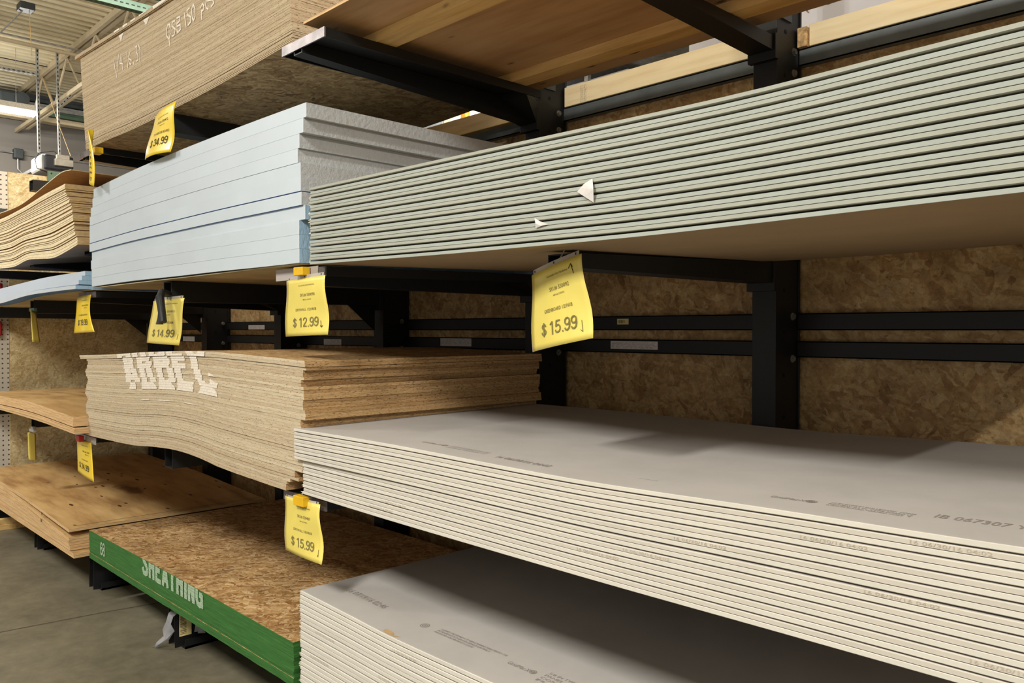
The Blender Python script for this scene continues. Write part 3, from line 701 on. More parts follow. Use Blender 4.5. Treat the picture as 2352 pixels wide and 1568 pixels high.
# hardboard at far left
def hb_t(x, y):
    t = min(1, max(0, (y+.05)/.4)); return (2.0515-HBb(x))*(t*t*(3-2*t))
HBb = prof([(-4.9,2.02),(-4.26,1.998),(-3.87,1.99),(-3.53,2.014),(-3.22,2.003),(-2.93,1.99),(-2.66,2.011),(-2.41,2.040)])
HBt = prof([(-4.9,2.35),(-4.05,2.333),(-3.46,2.346),(-2.95,2.373),(-2.446,2.386)])
random.seed(11)
hbx = []; cx = -2.45
for i in range(36):
    if i % 4 == 0: cx = -2.455+random.uniform(-.025,.02)-(.05 if i < 12 else 0)
    hbx.append(cx)
HB = stack('hardboard_sheet', 36, (M['hb_face'], M['hb_edge'], M['hb_end']), -4.88, 0, HBb, HBt, 'thin tan hardboard sheet, buckled pile, {o}', 'hardboard', 'buckled hardboard pile',
    gap=.0005, nx=40, many=True, x1f=lambda i: hbx[i]+random.uniform(-.004,.004), x0f=lambda i: -4.88+random.uniform(-.01,.01), yf=lambda i: -.09+.05*i/36+random.uniform(-.004,.004),
    extra_gap=lambda i: {4: .006, 7: .003, 11: .007, 14: .003, 17: .006, 22: .007, 27: .004, 31: .004}.get(i, 0), depth=1.2, tiltb=hb_t, tilt=lambda x, y: hb_t(x, y)*.3)
lt = prof([(-4.9,2.40),(-4.12,2.379),(-3.5,2.379),(-2.95,2.432),(-2.62,2.462),(-2.445,2.452)])
o = sheet('hardboard_sheet', (M['hb_face'], M['hb_edge'], M['hb_end']), -4.86, -2.44, -.078, 1.2, lambda x, y: max(lt(x)-.02*max(0, y), HBt(x)+hb_t(x, y)*.3+.001), lambda x, y: max(lt(x)-.02*max(0, y), HBt(x)+hb_t(x, y)*.3+.001)+.0045, 44)
tag(o, 'loose brown hardboard sheet bulging up off the top of the buckled pile', 'hardboard', 'buckled hardboard pile')
o = sheet('shelf_board', (M['grey_deck'], M['grey_deck'], M['grey_deck']), -4.95, -2.42, .06, 1.15, lambda x, y: 2.0385+.0065*(y-.06), lambda x, y: 2.0445+.0065*(y-.06))
tag(o, 'thin grey board carrying the hardboard pile at far left', 'shelf board')
# thin foam sheets at far left
LF = stack('foam_sheet', 4, (M['foam_face'], M['foam_edge'], M['foam_end_blue']), -4.88, -2.46, prof([(-4.9,1.735),(-4.24,1.742),(-3.52,1.776),(-2.92,1.783),(-2.46,1.783)]), prof([(-4.9,1.85),(-4.5,1.86),(-3.87,1.876),(-3.3,1.888),(-2.47,1.888)]),
    'thin drooping foam sheet below the hardboard, {o}', 'foam sheet', 'thin foam sheets at far left', gap=.0008, yf=lambda i: -.002-.017*i, extra_gap=lambda i: .004 if i == 3 else 0,
    tilt=lambda x, y: .0, tiltb=lambda x, y: 0)
o = sheet('shelf_board', (M['tan_deck'], M['tan_deck'], M['tan_deck']), -4.86, -2.43, .03, 1.1, lambda x, y: prof([(-4.9,1.730),(-4.24,1.737),(-3.52,1.771),(-2.92,1.778),(-2.4,1.778)])(x), lambda x, y: prof([(-4.9,1.734),(-4.24,1.741),(-3.52,1.775),(-2.92,1.782),(-2.4,1.782)])(x))
tag(o, 'thin tan board under the drooping foam sheets at far left', 'shelf board')
P2 = stack('plywood_sheet', 7, (M['ply_face'], M['ply_edge'], M['ply_edge']), -4.88, -2.45, prof([(-4.9,.965),(-4.2,.969),(-3.23,.970),(-2.45,.955)]), prof([(-4.9,1.06),(-4.19,1.07),(-3.42,1.080),(-2.47,1.053)]),
    'plywood sheet of the middle-shelf pile, {o}', 'plywood', 'plywood pile on the middle shelf', gap=.0006, yf=lambda i: -.07+random.uniform(-.003,.004),
    x1f=lambda i: -2.46 if i < 4 else -2.445, extra_gap=lambda i: .006 if i == 4 else 0)
P1a = prof([(-4.9,.455),(-4.22,.450),(-3.61,.441),(-3.085,.417),(-2.56,.392)])
P1b = prof([(-4.9,.2385),(-4.22,.240),(-3.61,.240),(-2.47,.240)])
def p1(i, lo_f, hi_f, x1, yy, o_):
    fl = lambda x, y: P1b(x)+(P1a(x)-P1b(x))*lo_f(x); fh = lambda x, y: P1b(x)+(P1a(x)-P1b(x))*hi_f(x)
    s = sheet('plywood_sheet', (M['ply_face'], M['ply_edge'], M['ply_edge']), -4.88, x1, yy, 1.22, fl, fh, 30, ragx=.003)
    tag(s, 'knotty plywood sheet, low pile, '+o_+' of the pile', 'plywood', 'low plywood pile at far left'); return s
k = lambda x: min(1, max(0, (x+3.9)/1.3))
mid_top = lambda x: .885-.20*k(x)
P1 = [p1(0, lambda x: .888, lambda x: 1.0, -2.56, -.072, 'lifted topmost')]
for j in range(5):
    P1.append(p1(j+1, lambda x, j=j: .20+(mid_top(x)-.20)*(4-j)/5, lambda x, j=j: .20+(mid_top(x)-.20)*(5-j)/5-.006, -2.555+(.012 if j > 2 else 0), -.072+random.uniform(-.003,.003), ORD[j+1]+' from the top'))
P1.append(p1(6, lambda x: .095, lambda x: .182, -2.475, -.07, 'second from the bottom')); P1.append(p1(7, lambda x: 0, lambda x: .091, -2.47, -.07, 'bottommost'))
# knots on the plywood top, dark stain, pencil line
random.seed(5); KM = plain('knot', (84,48,22), .7)
for x, y, r in [(-3.13,.10,.03),(-2.93,.33,.028),(-3.55,.42,.03),(-3.72,.30,.02),(-3.3,.62,.02),(-3.75,.52,.02),(-2.95,.80,.025),(-3.35,.78,.02),(-4.05,.38,.018),(-4.0,.6,.03),(-3.62,.68,.03),(-3.05,1.05,.02),(-4.2,.5,.02),(-3.25,.32,.02)]:
    n = 10; z = P1a(x)+.0008
    kn = MB(); kn.quad([(x+r*math.cos(2*math.pi*q/n)*(.9+.3*random.random()), y+r*.35*math.sin(2*math.pi*q/n), z+ (P1a(x+r*math.cos(2*math.pi*q/n))-P1a(x))) for q in range(n)]); kn.build('knot', KM, P1[0])
M['stain'] = mat('dark_wood_stain', .7)[0]; _nt = M['stain'].node_tree; _b = _nt.nodes['Principled BSDF']; _b.inputs['Base Color'].default_value = lin((96,60,30))
_tc_ = N(_nt, 'ShaderNodeTexCoord'); _mp = N(_nt, 'ShaderNodeMapping'); _mp.inputs['Scale'].default_value = (1/.42, 1/.15, 1); _nt.links.new(_tc_.outputs['Object'], _mp.inputs[0])
_ln = N(_nt, 'ShaderNodeVectorMath', operation='LENGTH'); _nt.links.new(_mp.outputs[0], _ln.inputs[0]); _ns = noise(_nt, _tc_.outputs['Object'], 9, 5); _ad = N(_nt, 'ShaderNodeMath', operation='ADD'); _nt.links.new(_ln.outputs['Value'], _ad.inputs[0]); _nt.links.new(_ns, _ad.inputs[1])
_nt.links.new(ramp(_nt, _ad.outputs[0], [(.75, (175,175,175)), (1.45, (0,0,0))]), _b.inputs['Alpha'])
b = MB()
for i in range(10):
    xa = -3.75+.084*i; xb = xa+.084; b.quad([(xa,.38,P1a(xa)+.0007),(xb,.38,P1a(xb)+.0007),(xb,.68,P1a(xb)+.0007),(xa,.68,P1a(xa)+.0007)])
b.build('stain', M['stain'], P1[0], origin=(-3.33,.53,P1a(-3.33)))
b = MB(); xs = [-4.8+i*.12 for i in range(19)]
for a, c in zip(xs, xs[1:]): pass
for i in range(20):
    y0 = -.03+i*.06; b.quad([(-2.615,y0,P1a(-2.615)+.0006),(-2.610,y0,P1a(-2.610)+.0006),(-2.610,y0+.06,P1a(-2.61)+.0006),(-2.615,y0+.06,P1a(-2.615)+.0006)])
b.build('marker_line', plain('green_marker', (60,96,70), .8), P1[0])
b = MB()
for x, w, z0, z1 in [(-3.12,.016,.355,.375),(-3.10,.016,.40,.42)]:
    b.quad([(x,-.0785,z0-.012),(x+w,-.0785,z0-.012),(x+w,-.0785,z1-.012),(x,-.0785,z1-.012)])
b.build('marker_dash', M['black'], P1[0])
# top right : plywood sheet on lumber battens
TP = sheet('plywood_sheet', (M['ply_dark'], M['ply_edge'], M['ply_edge']), -.072, 2.37, .040, 1.20, lambda x, y: 2.6615+.002*max(0, y), lambda x, y: 2.6710+.002*max(0, y))
tag(TP, 'plywood sheet seen from below at the top right, resting on battens', 'plywood')
def knots_under(pts):
    for x, y, r in pts:
        b = MB(); b.quad([(x+r*math.cos(-2*math.pi*q/10), y+r*.3*math.sin(-2*math.pi*q/10), 2.6613+.002*max(0,y)-.0004) for q in range(10)])
        b.build('knot', bpy.data.materials['knot'], TP)
knots_under([(.98,.40,.028),(.58,1.15,.03),(.9,1.12,.02)])
for y0, lab in ((.270, 'front lumber batten under the plywood sheet at top right'), (.972, 'rear lumber batten under the plywood sheet at top right')):
    o = sheet('batten', (M['pine'], M['pine'], M['pine']), -.05, 2.36, y0, .086, lambda x, y: 2.6215+.002*max(0, y), lambda x, y: 2.6610+.002*max(0, y))
    tag(o, lab, 'lumber', 'battens under the top plywood sheet')

# ---------------------------------------------------------------- writing on the stacks
v, f = glyph_text('ARBEC', -1.86, -.74, 0, 18, .21)
polys = [[v[i] for i in q] for q in f]
rows = {}
seq = [(0,3.4),(1,2.3),(2,9.2),(3,8.1),(4,10.8),(5,9.8),(6,8.8),(7,6.2),(8,5.2),(9,6.3),(10,5.4),(11,3.3),(12,2.2),(13,16.9),(14,15.9),(15,14.9)]
for i, s in seq: rows[i] = (s, s+1)
dxs = {0:-.09,1:-.085,2:-.045,3:-.04,4:-.03,5:-.028,6:-.026,7:-.0,8:.002,9:.012,10:.014,11:.03,12:.03,13:.03,14:.035,15:.03}
write_stack(OSB, polys, M['chalk'], 'lettering', .0028, rows, dxs)
write_stack(OSB, [[(-1.62,25.1-7),(-1.50,18.1),(-1.50,18.45),(-1.58,18.45)],[(-1.40,18.1),(-1.18,18.1),(-1.24,18.45),(-1.36,18.45)],[(-1.09,18.1),(-.92,18.1),(-1.0,18.45),(-1.05,18.45)],[(-.80,18.1),(-.68,18.1),(-.76,18.4)]], M['chalk'], 'lettering', .0028, {20: (18, 19)})
v, f = glyph_text('SHEATHING', -1.60, -.868, 8.3, 19, .21)
write_stack(SH, [[v[i] for i in q] for q in f], M['sten'], 'lettering', .0022)
v, f = glyph_text('68', -2.235, -2.155, 5.6, 12.2, .16)
write_stack(SH, [[v[i] for i in q] for q in f], M['sten'], 'lettering', .0022)
chalk = {'1': [(-1.954, 2.969), (-1.934, 2.898)], '/': [(-1.882, 2.985), (-1.893, 2.947), (-1.918, 2.873)], '4a': [(-1.845, 2.972), (-1.863, 2.934), (-1.824, 2.922)], '4b': [(-1.839, 2.958), (-1.826, 2.893)], '1b': [(-1.763, 2.969), (-1.751, 2.885)], '6': [(-1.713, 2.96), (-1.736, 2.936), (-1.729, 2.905), (-1.71, 2.891), (-1.699, 2.909), (-1.732, 2.927)], '.': [(-1.673, 2.894), (-1.664, 2.883)], '3': [(-1.642, 2.961), (-1.621, 2.963), (-1.628, 2.936), (-1.607, 2.913), (-1.611, 2.89), (-1.629, 2.889)], '1c': [(-1.595, 2.962), (-1.577, 2.929), (-1.583, 2.878)], 'Q': [(-1.196, 2.932), (-1.205, 2.958), (-1.227, 2.96), (-1.243, 2.934), (-1.237, 2.91), (-1.212, 2.892), (-1.194, 2.912)], 'Qt': [(-1.213, 2.893), (-1.206, 2.861)], 'S': [(-1.144, 2.957), (-1.174, 2.959), (-1.174, 2.94), (-1.138, 2.916), (-1.151, 2.895), (-1.175, 2.894)], 'B': [(-1.122, 2.962), (-1.084, 2.96), (-1.09, 2.941), (-1.12, 2.937), (-1.12, 2.925), (-1.084, 2.923), (-1.079, 2.9), (-1.114, 2.895), (-1.12, 2.911)], '1d': [(-1.037, 2.961), (-1.017, 2.895)], '5': [(-0.979, 2.968), (-1.008, 2.965), (-1.002, 2.943), (-0.968, 2.926), (-0.969, 2.903), (-0.997, 2.897)], '0': [(-0.94, 2.973), (-0.957, 2.955), (-0.952, 2.919), (-0.935, 2.9), (-0.921, 2.913), (-0.921, 2.945), (-0.94, 2.973)], 'p': [(-0.86, 2.937), (-0.847, 2.949), (-0.831, 2.935), (-0.836, 2.919), (-0.858, 2.918)], 'p2': [(-0.855, 2.922), (-0.853, 2.882)], 'c': [(-0.802, 2.949), (-0.812, 2.934), (-0.807, 2.92), (-0.786, 2.907)], 's': [(-0.794, 2.945), (-0.742, 2.936), (-0.732, 2.918), (-0.758, 2.91)]}
polys = []
for key, st in chalk.items():
    for p in stroke_polys(st, .0075 if key in '1/4a4b1b6.31c' else .0085): polys.append(to_s(T4, p))
for p in [[(-1.88, 3.08), (-1.809, 3.081), (-1.847, 3.042)], [(-1.537, 3.069), (-1.454, 3.063), (-1.495, 3.031)], [(-1.935, 3.122), (-1.859, 3.122), (-1.85, 3.102), (-1.925, 3.104)], [(-1.805, 3.117), (-1.74, 3.12), (-1.729, 3.097), (-1.797, 3.096)], [(-1.698, 3.115), (-1.625, 3.116), (-1.618, 3.093), (-1.684, 3.094)], [(-1.589, 3.114), (-1.504, 3.115), (-1.477, 3.091), (-1.568, 3.092)], [(-1.40, 3.098), (-1.25, 3.1), (-1.23, 3.072), (-1.38, 3.074)]]:
    polys.append(to_s(T4, p))
write_stack(T4, polys, M['chalk'], 'chalk_mark', .0018)
# ink on top faces of drywall
def ink_top(R, body, x0, x1, y0, y1, bold=0, name='printed_text', shear=0):
    o, yy, zl, zh = R['s'][0]; v, f = fit_text(body, x0, x1, 0, 1, bold); b = MB()
    for q in f: b.quad([(v[i][0]+shear*v[i][1], y0+(y1-y0)*v[i][1], zh(v[i][0], y0+(y1-y0)*v[i][1])+.0006) for i in q])
    b.build(name, M['ink'], o)
def ring_top(R, cx, cy, r, w):
    o, yy, zl, zh = R['s'][0]; b = MB(); n = 20
    for rr in (r, r*.62):
        for k in range(n):
            a0 = 2*math.pi*k/n; a1 = 2*math.pi*(k+1)/n; z = zh(cx, cy)+.0006
            b.quad([(cx+rr*math.cos(a0),cy+rr*math.sin(a0),z),(cx+rr*math.cos(a1),cy+rr*math.sin(a1),z),(cx+(rr-w)*math.cos(a1),cy+(rr-w)*math.sin(a1),z),(cx+(rr-w)*math.cos(a0),cy+(rr-w)*math.sin(a0),z)])
    b.quad([(cx-r*.3,cy-r*.3,z),(cx+r*.3,cy-r*.1,z),(cx+r*.1,cy+r*.4,z)])
    b.build('printed_logo', M['ink'], o)
ink_top(DW, 'GridMarX', .556, .650, .088, .104, 0); ring_top(DW, .662, .10, .011, .003)
for r in range(3): ink_top(DW, ['1/2 IN GYPSUM BOARD', 'SAINT LAURENT QC 29', 'MADE IN CANADA  54'][r], .69, .86, .104-r*.012, .112-r*.012)
ink_top(DW, '16 06/30/16 04:02', .915, 1.120, .072, .098, .01)
ink_top(DW, 'C22 C1396 A1296', 1.385, 1.445, .108, .113)
ink_top(DW, 'GridMarX', 1.736, 1.812, .100, .118); ring_top(DW, 1.823, .112, .012, .003)
for r in range(3): ink_top(DW, ['1/2 IN GYPSUM WALLBOARD  COREE', 'PANNEAU 0.5 IN  CORE BOARD UL', 'GYPSUM BOARD FORMED CORE   R'][r], 1.858, 2.02, .124-r*.013, .133-r*.013)
ink_top(DW, 'IB 067307 Y', 2.050, 2.20, .128, .160, .01)
ink_top(LW, '16 07/19/16 02:46', .075, .305, .118, .148, .01); ring_top(LW, .515, .136, .017, .004)
for r in range(3): ink_top(LW, ['CLASSIFIED GYPSUM BOARD AS TO SURFACE BURNING CHARACTERISTICS  TYPE', 'AND FIRE RESISTANCE SEE CLASSIFICATION CERTIFICATE FLAME SPREAD 15', 'SMOKE DEVELOPED 0 NONCOMBUSTIBLE R2717 UL ISSUE NO'][r], .575, .88-.06*r, .150-r*.014, .160-r*.014)
ink_top(LW, 'GridMarX', .915, 1.000, .118, .136); ring_top(LW, 1.012, .128, .012, .003)
for r in range(4): ink_top(LW, ['5/8 IN TYPE X GYPSUM', 'PANEL ASTM C1396', 'CORE BOARD UL', 'R2717'][r], 1.05, 1.25, .150-r*.018, .162-r*.018)
b = MB(); tp = [(.454,.020),(.462,.010),(.475,.006),(.500,.0065),(.524,.0065),(.541,.023),(.524,.018),(.512,.013),(.504,.022),(.494,.026),(.476,.030),(.468,.026),(.458,.030)]
o, yy, zl, zh = LW['s'][0]; b.quad([(x, y, zh(x, y)+.0008) for x, y in tp]); b.build('torn_patch', plain('kraft_tear', (178,148,106), .9), o)
def ink_edge(R, i, body, x0, x1, m='ink_pale', flip=False):
    o, yy, zl, zh = R['s'][i]; v, f = fit_text(body, x0, x1, .22, .74, 0); b = MB()
    for q in f: b.quad([(v[j][0], yy-.0006, zl(v[j][0], yy)+(zh(v[j][0], yy)-zl(v[j][0], yy))*v[j][1]) for j in q])
    b.build('printed_date', M[m], o)
for i, x in ((1, 2.054), (3, 1.854), (7, 1.566), (9, 1.976), (11, 1.426), (13, 1.286), (14, .466), (15, 2.15), (16, .40)): ink_edge(DW, i, '16 06/30/16 04:02', x, x+.128)
for i, x in ((2, .527), (7, .067), (4, 1.0), (13, .03), (9, .45), (12, .75)): ink_edge(LW, i, '16 07/19/16 02:46', x, x+.12)
# torn white paper stuck on the green boards
o = MB().quad([(1.337,-.004,1.907),(1.345,-.010,1.880),(1.341,-.004,1.850),(1.312,-.005,1.868),(1.288,-.003,1.882),(1.300,-.005,1.889),(1.312,-.006,1.897)]).build('paper_scrap', M['sticker'])
so = o.modifiers.new('s', 'SOLIDIFY'); so.thickness = .0006; tag(o, 'larger torn white paper scrap stuck on the green boards', 'paper scrap')
o = MB().quad([(1.145,-.003,1.833),(1.152,-.007,1.818),(1.148,-.003,1.807),(1.170,-.004,1.811),(1.192,-.003,1.813),(1.165,-.004,1.823)]).build('paper_scrap', M['sticker'])
so = o.modifiers.new('s', 'SOLIDIFY'); so.thickness = .0006; tag(o, 'smaller torn white paper scrap low on the green boards', 'paper scrap')

# ================================================================ price tags
def sleeve_m():
    m, nt, b = mat('clear_sleeve', .2); b.inputs['Base Color'].default_value = lin((196,188,180)); b.inputs['Alpha'].default_value = .8
    b.inputs['Specular IOR Level'].default_value = .8; return m
M['sleeve'] = sleeve_m()
def paper(name, c):
    m, nt, b = mat(name, .42); v = coords(nt); f = noise(nt, v, 7, 3)
    nt.links.new(ramp(nt, f, [(.3, tuple(x*.96 for x in c)), (.7, c)]), b.inputs['Base Color'])
    b.inputs['Coat Weight'].default_value = .6; b.inputs['Coat Roughness'].default_value = .12
    bump(nt, b, noise(nt, coords(nt, (1,1,.6)), 16, 2), .35, .004); return m
M['yel'] = paper('pale_yellow_paper', (236,216,104)); M['yel2'] = paper('bright_yellow_paper', (240,206,12))
M['txt_l'] = plain('faded_print', (122,112,62), .8, 0, .04, 10); M['txt_d'] = plain('dark_print', (58,50,20), .8, 0, .04, 10)
M['clip_y'] = plain('yellow_magnet', (226,178,20), .4, 0, .04, 10); M['clip_r'] = plain('red_magnet', (190,36,28), .4, 0, .04, 10)
def price_tag(label, TL, TR, BL, BR, lines, bright=False, bulge=.012, wav=.0, curl=None, strip=True, arrow=None, strip_h=.055, pos_r=0, n=14):
    TL, TR, BL, BR = map(Vector, (TL, TR, BL, BR))
    nrm = (TR-TL).cross(BL-TL).normalized()
    if nrm.y > 0: nrm = -nrm
    def P(u, v, d=0):
        p = (TL*(1-u)+TR*u)*v+(BL*(1-u)+BR*u)*(1-v)
        w = bulge*math.sin(math.pi*u)*(1-.3*v)+wav*math.sin(2*math.pi*(1-v)*.9+.6)*(u-.3)
        p = p+nrm*(w+d)
        if curl: p = curl(p, u, v, nrm)
        return p
    e = empty('price_tag', tuple((TL+TR)/2), label, 'price tag', 'yellow price tags')
    V = []; F = []
    for j in range(n+1):
        for i in range(n+1): V.append(tuple(P(i/n, j/n)))
    for j in range(n):
        for i in range(n): a = j*(n+1)+i; F.append((a, a+1, a+n+2, a+n+1))
    o = obj('paper', V, F, M['yel2' if bright else 'yel'], e, smooth=True); s = o.modifiers.new('s', 'SOLIDIFY'); s.thickness = .0008; s.offset = 1 if (V and nrm.y < 0) else -1; s.offset = 0
    # clear pocket edge down the left side and across the top
    V = []; F = []; m = 8
    for j in range(m+1):
        for u in (-.028, .012): V.append(tuple(P(u, j/m, -.0025)))
    for j in range(m): F.append((2*j, 2*j+1, 2*j+3, 2*j+2))
    if strip:
        b0 = len(V)
        for i in range(m+1):
            u = .03+.92*i/m
            for vv in (.985, 1+strip_h): V.append(tuple(P(u, vv, -.0018)))
        for i in range(m): F.append((b0+2*i, b0+2*i+2, b0+2*i+3, b0+2*i+1))
    sl = obj('plastic_sleeve', V, F, M['sleeve'], e)
    if strip:
        b = MB()
        for u in (.07, .5, .9):
            b.quad([tuple(P(u+.010*math.cos(2*math.pi*k/8), 1+strip_h*.5+.016*math.sin(2*math.pi*k/8), -.0005)) for k in range(8)])
        b.build('punch_hole', M['black'], sl)
    for body, u0, u1, v0, v1, bold, dark in lines:
        vv, ff = glyph_text(body, u0, u1, v0, v1, .12) if body[0] == '$' else fit_text(body, u0, u1, v0, v1, .003); b = MB()
        for k, q in enumerate(ff): b.quad([tuple(P(vv[i][0], vv[i][1], (.0016 if abs(bulge) < .02 else .0035)+(k*.00002 if body[0] == '$' else 0))) for i in q])
        b.build('price' if body.startswith('$') else 'printed_text', M['txt_d' if (dark or bright) else 'txt_l'], e)
    if arrow:
        b = MB()
        for u0, v0, u1, v1, w in arrow: 
            a = Vector((u0, v0)); c = Vector((u1, v1)); d = (c-a); d.normalize(); q = Vector((-d.y, d.x))*w
            b.quad([tuple(P(*(a-q), .0015)), tuple(P(*(c-q), .0015)), tuple(P(*(c+q), .0015)), tuple(P(*(a+q), .0015))])
        b.build('arrow', M['txt_d'], e)
    return e, P
def std(sku, mfg, desc, price, L=.28, R=.78, dark=False, shop='Kortendick Ace Hardware'):
    return [(shop, .36, .76, .865, .895, 0, dark), ('SKU# '+sku, .40, .76, .68, .735, 0, dark), ('MFG# '+mfg, .47, .67, .615, .638, 0, dark), (desc, .28, .76, .435, .48, 0, dark), (price, .21, .80, .155, .32, .016, dark)]
# the big one at the right
e, P = price_tag('large yellow $15.99 greenboard price tag hanging askew', (.984,.150,1.703), (1.219,.098,1.745), (.991,.150,1.488), (1.262,.088,1.529),
    std('550092', '550092', 'GREENBOARD 1/2X4X8', '$ 15.99'), bulge=.010, wav=.010, arrow=[(.86,.80,.82,.93,.005),(.82,.93,.85,.88,.005),(.82,.93,.78,.88,.005),(.86,.24,.87,.10,.003),(.87,.10,.84,.13,.003)])
b = MB().bar((1.102,.135,1.735), (1.102,.163,1.775), .003); b.build('hook', M['galv'], e)
e, P = price_tag('yellow $12.99 price tag under the joint of foam and green board', (-.196,.035,1.733), (.104,.025,1.741), (-.208,.040,1.524), (.112,.025,1.533),
    std('550090', '550090', 'DRYWALL 1/2X4X8', '$ 12.99'), bulge=.006, wav=.010, arrow=[(.84,.245,.86,.13,.005),(.86,.13,.83,.165,.005),(.86,.13,.885,.165,.005)])
def magnet(e, x0, x1, z0, z1, y0, y1, m): MB().box(x0, x1, y0, y1, z0, z1).build('magnet', M[m], e, bevel=.002)
magnet(e, -.095, -.030, 1.747, 1.777, .008, .040, 'clip_y')
MB().box(-.29, .02, .0425, .0437, 1.736, 1.779).build('plastic_holder', M['sleeve'], e)
e, P = price_tag('yellow $14.99 price tag held by a black spring clamp', (-1.545,.042,1.692), (-1.155,.042,1.697), (-1.600,.030,1.484), (-1.198,.030,1.477),
    [('Kortendick Ace Hardware', .45, .85, .885, .912, 0, 0), ('SKU# 550433', .36, .80, .70, .75, 0, 0), ('MFG# 550', .48, .68, .64, .665, 0, 0), ('4 X 8 X 3/4 FOAM', .33, .78, .455, .51, 0, 0), ('$ 14.99', .18, .84, .16, .33, .016, 0)], bulge=.012, wav=.006, arrow=[(.93,.24,.925,.12,.003)])
b = MB(); b.tube([(-1.33,.03,1.715),(-1.30,-.005,1.722),(-1.275,-.028,1.70),(-1.272,-.03,1.575)], [.012,.017,.019,.017], 10); b.build('clamp_jaw', M['steel'], e)
b = MB(); b.tube([(-1.30,.03,1.72),(-1.27,-.02,1.727),(-1.235,-.042,1.70),(-1.190,-.044,1.585)], [.012,.016,.019,.017], 10); b.build('clamp_jaw', M['steel'], e)
price_tag('bright yellow $19.99 price tag pinched at its middle, under thin foam sheets', (-2.726,.03,1.746), (-2.466,.03,1.753), (-2.795,.03,1.529), (-2.405,.03,1.537),
    [('Kortendick Hardware', .42, .82, .86, .885, 0, 1), ('SKU# 5504', .46, .88, .71, .755, 0, 1), ('MFG# 55', .60, .82, .655, .675, 0, 1), ('1" FOAM 4X8 BOARD', .26, .84, .46, .50, 0, 1), ('$ 19.99', .24, .80, .20, .36, .016, 1)],
    bright=True, bulge=.008, strip=False, curl=lambda p, u, v, n: p+Vector((.05*math.sin(math.pi*v)*(-1 if u > .5 else .15)*abs(u-.5)*2, 0, 0)))
e, P = price_tag('bright yellow $24.99 price tag with a red magnet at left', (-2.750,.03,.889), (-2.481,.03,.893), (-2.738,.03,.696), (-2.373,.01,.682),
    [('Kortendick Hardware', .38, .80, .86, .885, 0, 1), ('SKU# 550', .44, .86, .68, .73, 0, 1), ('MFG# 5', .60, .82, .62, .645, 0, 1), ('1/2 CDX 4X8', .36, .74, .45, .485, 0, 1), ('$ 24.99', .17, .80, .19, .36, .016, 1)], bright=True, bulge=.006, strip=False)
magnet(e, -2.650, -2.585, .890, .925, -.005, .022, 'clip_r')
MB().box(-2.80, -2.42, .036, .0375, .885, .925).build('plastic_holder', M['sleeve'], e)
e, P = price_tag('yellow $15.99 drywall price tag hanging below the wavy strand board', (-.189,.02,.926), (.075,.02,.935), (-.171,.015,.727), (.124,-.01,.737),
    std('550487', '550487', 'DRYWALL 5/8X4X8', '$ 15.99'), bulge=.006, wav=.012, strip_h=.03, arrow=[(.9,.22,.9,.10,.004),(.9,.10,.88,.13,.004)])
magnet(e, -.075, -.005, .915, .950, -.008, .020, 'clip_y')
price_tag('glossy bright yellow $34.99 price tag overlapping the top-shelf stack', (-1.361,-.012,2.561), (-1.096,-.012,2.580), (-1.442,-.03,2.369), (-1.129,-.03,2.356),
    [('Kortendick Hardware', .36, .80, .80, .825, 0, 1), ('SKU# 550472', .40, .82, .665, .72, 0, 1), ('MFG# 550', .52, .70, .61, .63, 0, 1), ('7/16 4X8 OSB BOARD', .30, .86, .44, .49, 0, 1), ('$ 34.99', .22, .84, .20, .36, .016, 1)], bright=True, bulge=.016, wav=.012, strip=False)
# curled and edge-on ones
def ctag(label, pts_top, pts_bot, bright, txt=None):
    e = empty('price_tag', pts_top[0], label, 'price tag', 'yellow price tags'); n = 10; V = []; F = []
    ft = [prof([(i/(len(pts_top)-1), p[k]) for i, p in enumerate(pts_top)]) for k in range(3)]; fb = [prof([(i/(len(pts_bot)-1), p[k]) for i, p in enumerate(pts_bot)]) for k in range(3)]
    def P(u, v, d=0): return Vector([ft[k](u)*v+fb[k](u)*(1-v) for k in range(3)])+Vector((.5*d, -d, 0))
    for j in range(n+1):
        for i in range(n+1): V.append(tuple(P(i/n, j/n)))
    for j in range(n):
        for i in range(n): a = j*(n+1)+i; F.append((a, a+1, a+n+2, a+n+1))
    o = obj('paper', V, F, M['yel2' if bright else 'yel'], e, smooth=True); s = o.modifiers.new('s', 'SOLIDIFY'); s.thickness = .0008; s.offset = 0
    if txt:
        b = MB()
        for body, u0, u1, v0, v1 in txt:
            vv, ff = fit_text(body, u0, u1, v0, v1)
            for q in ff: b.quad([tuple(P(vv[i][0], vv[i][1], .0013)) for i in q])
        b.build('printed_text', M['txt_d'], e)
    V = []; F = []
    for j in range(9):
        v = j/8; V += [tuple(P(-.05, v)), tuple(P(.02, v))]
    for j in range(8): F.append((2*j, 2*j+1, 2*j+3, 2*j+2))
    obj('plastic_sleeve', V, F, M['sleeve'], e)
    return e
e = ctag('curled bright yellow price tag turned edge-on at the left end of the top-shelf stack', [(-2.235,-.012,2.55),(-2.232,-.03,2.62),(-2.19,-.045,2.646)], [(-2.27,-.03,2.40),(-2.17,-.045,2.345),(-2.075,-.07,2.318)], True)
e2 = None
bpy.data.objects.remove([c for c in e.children if c.name.startswith('plastic_sleeve')][0])
def rewrite():
    pass
for c in list(e.children): bpy.data.objects.remove(c)
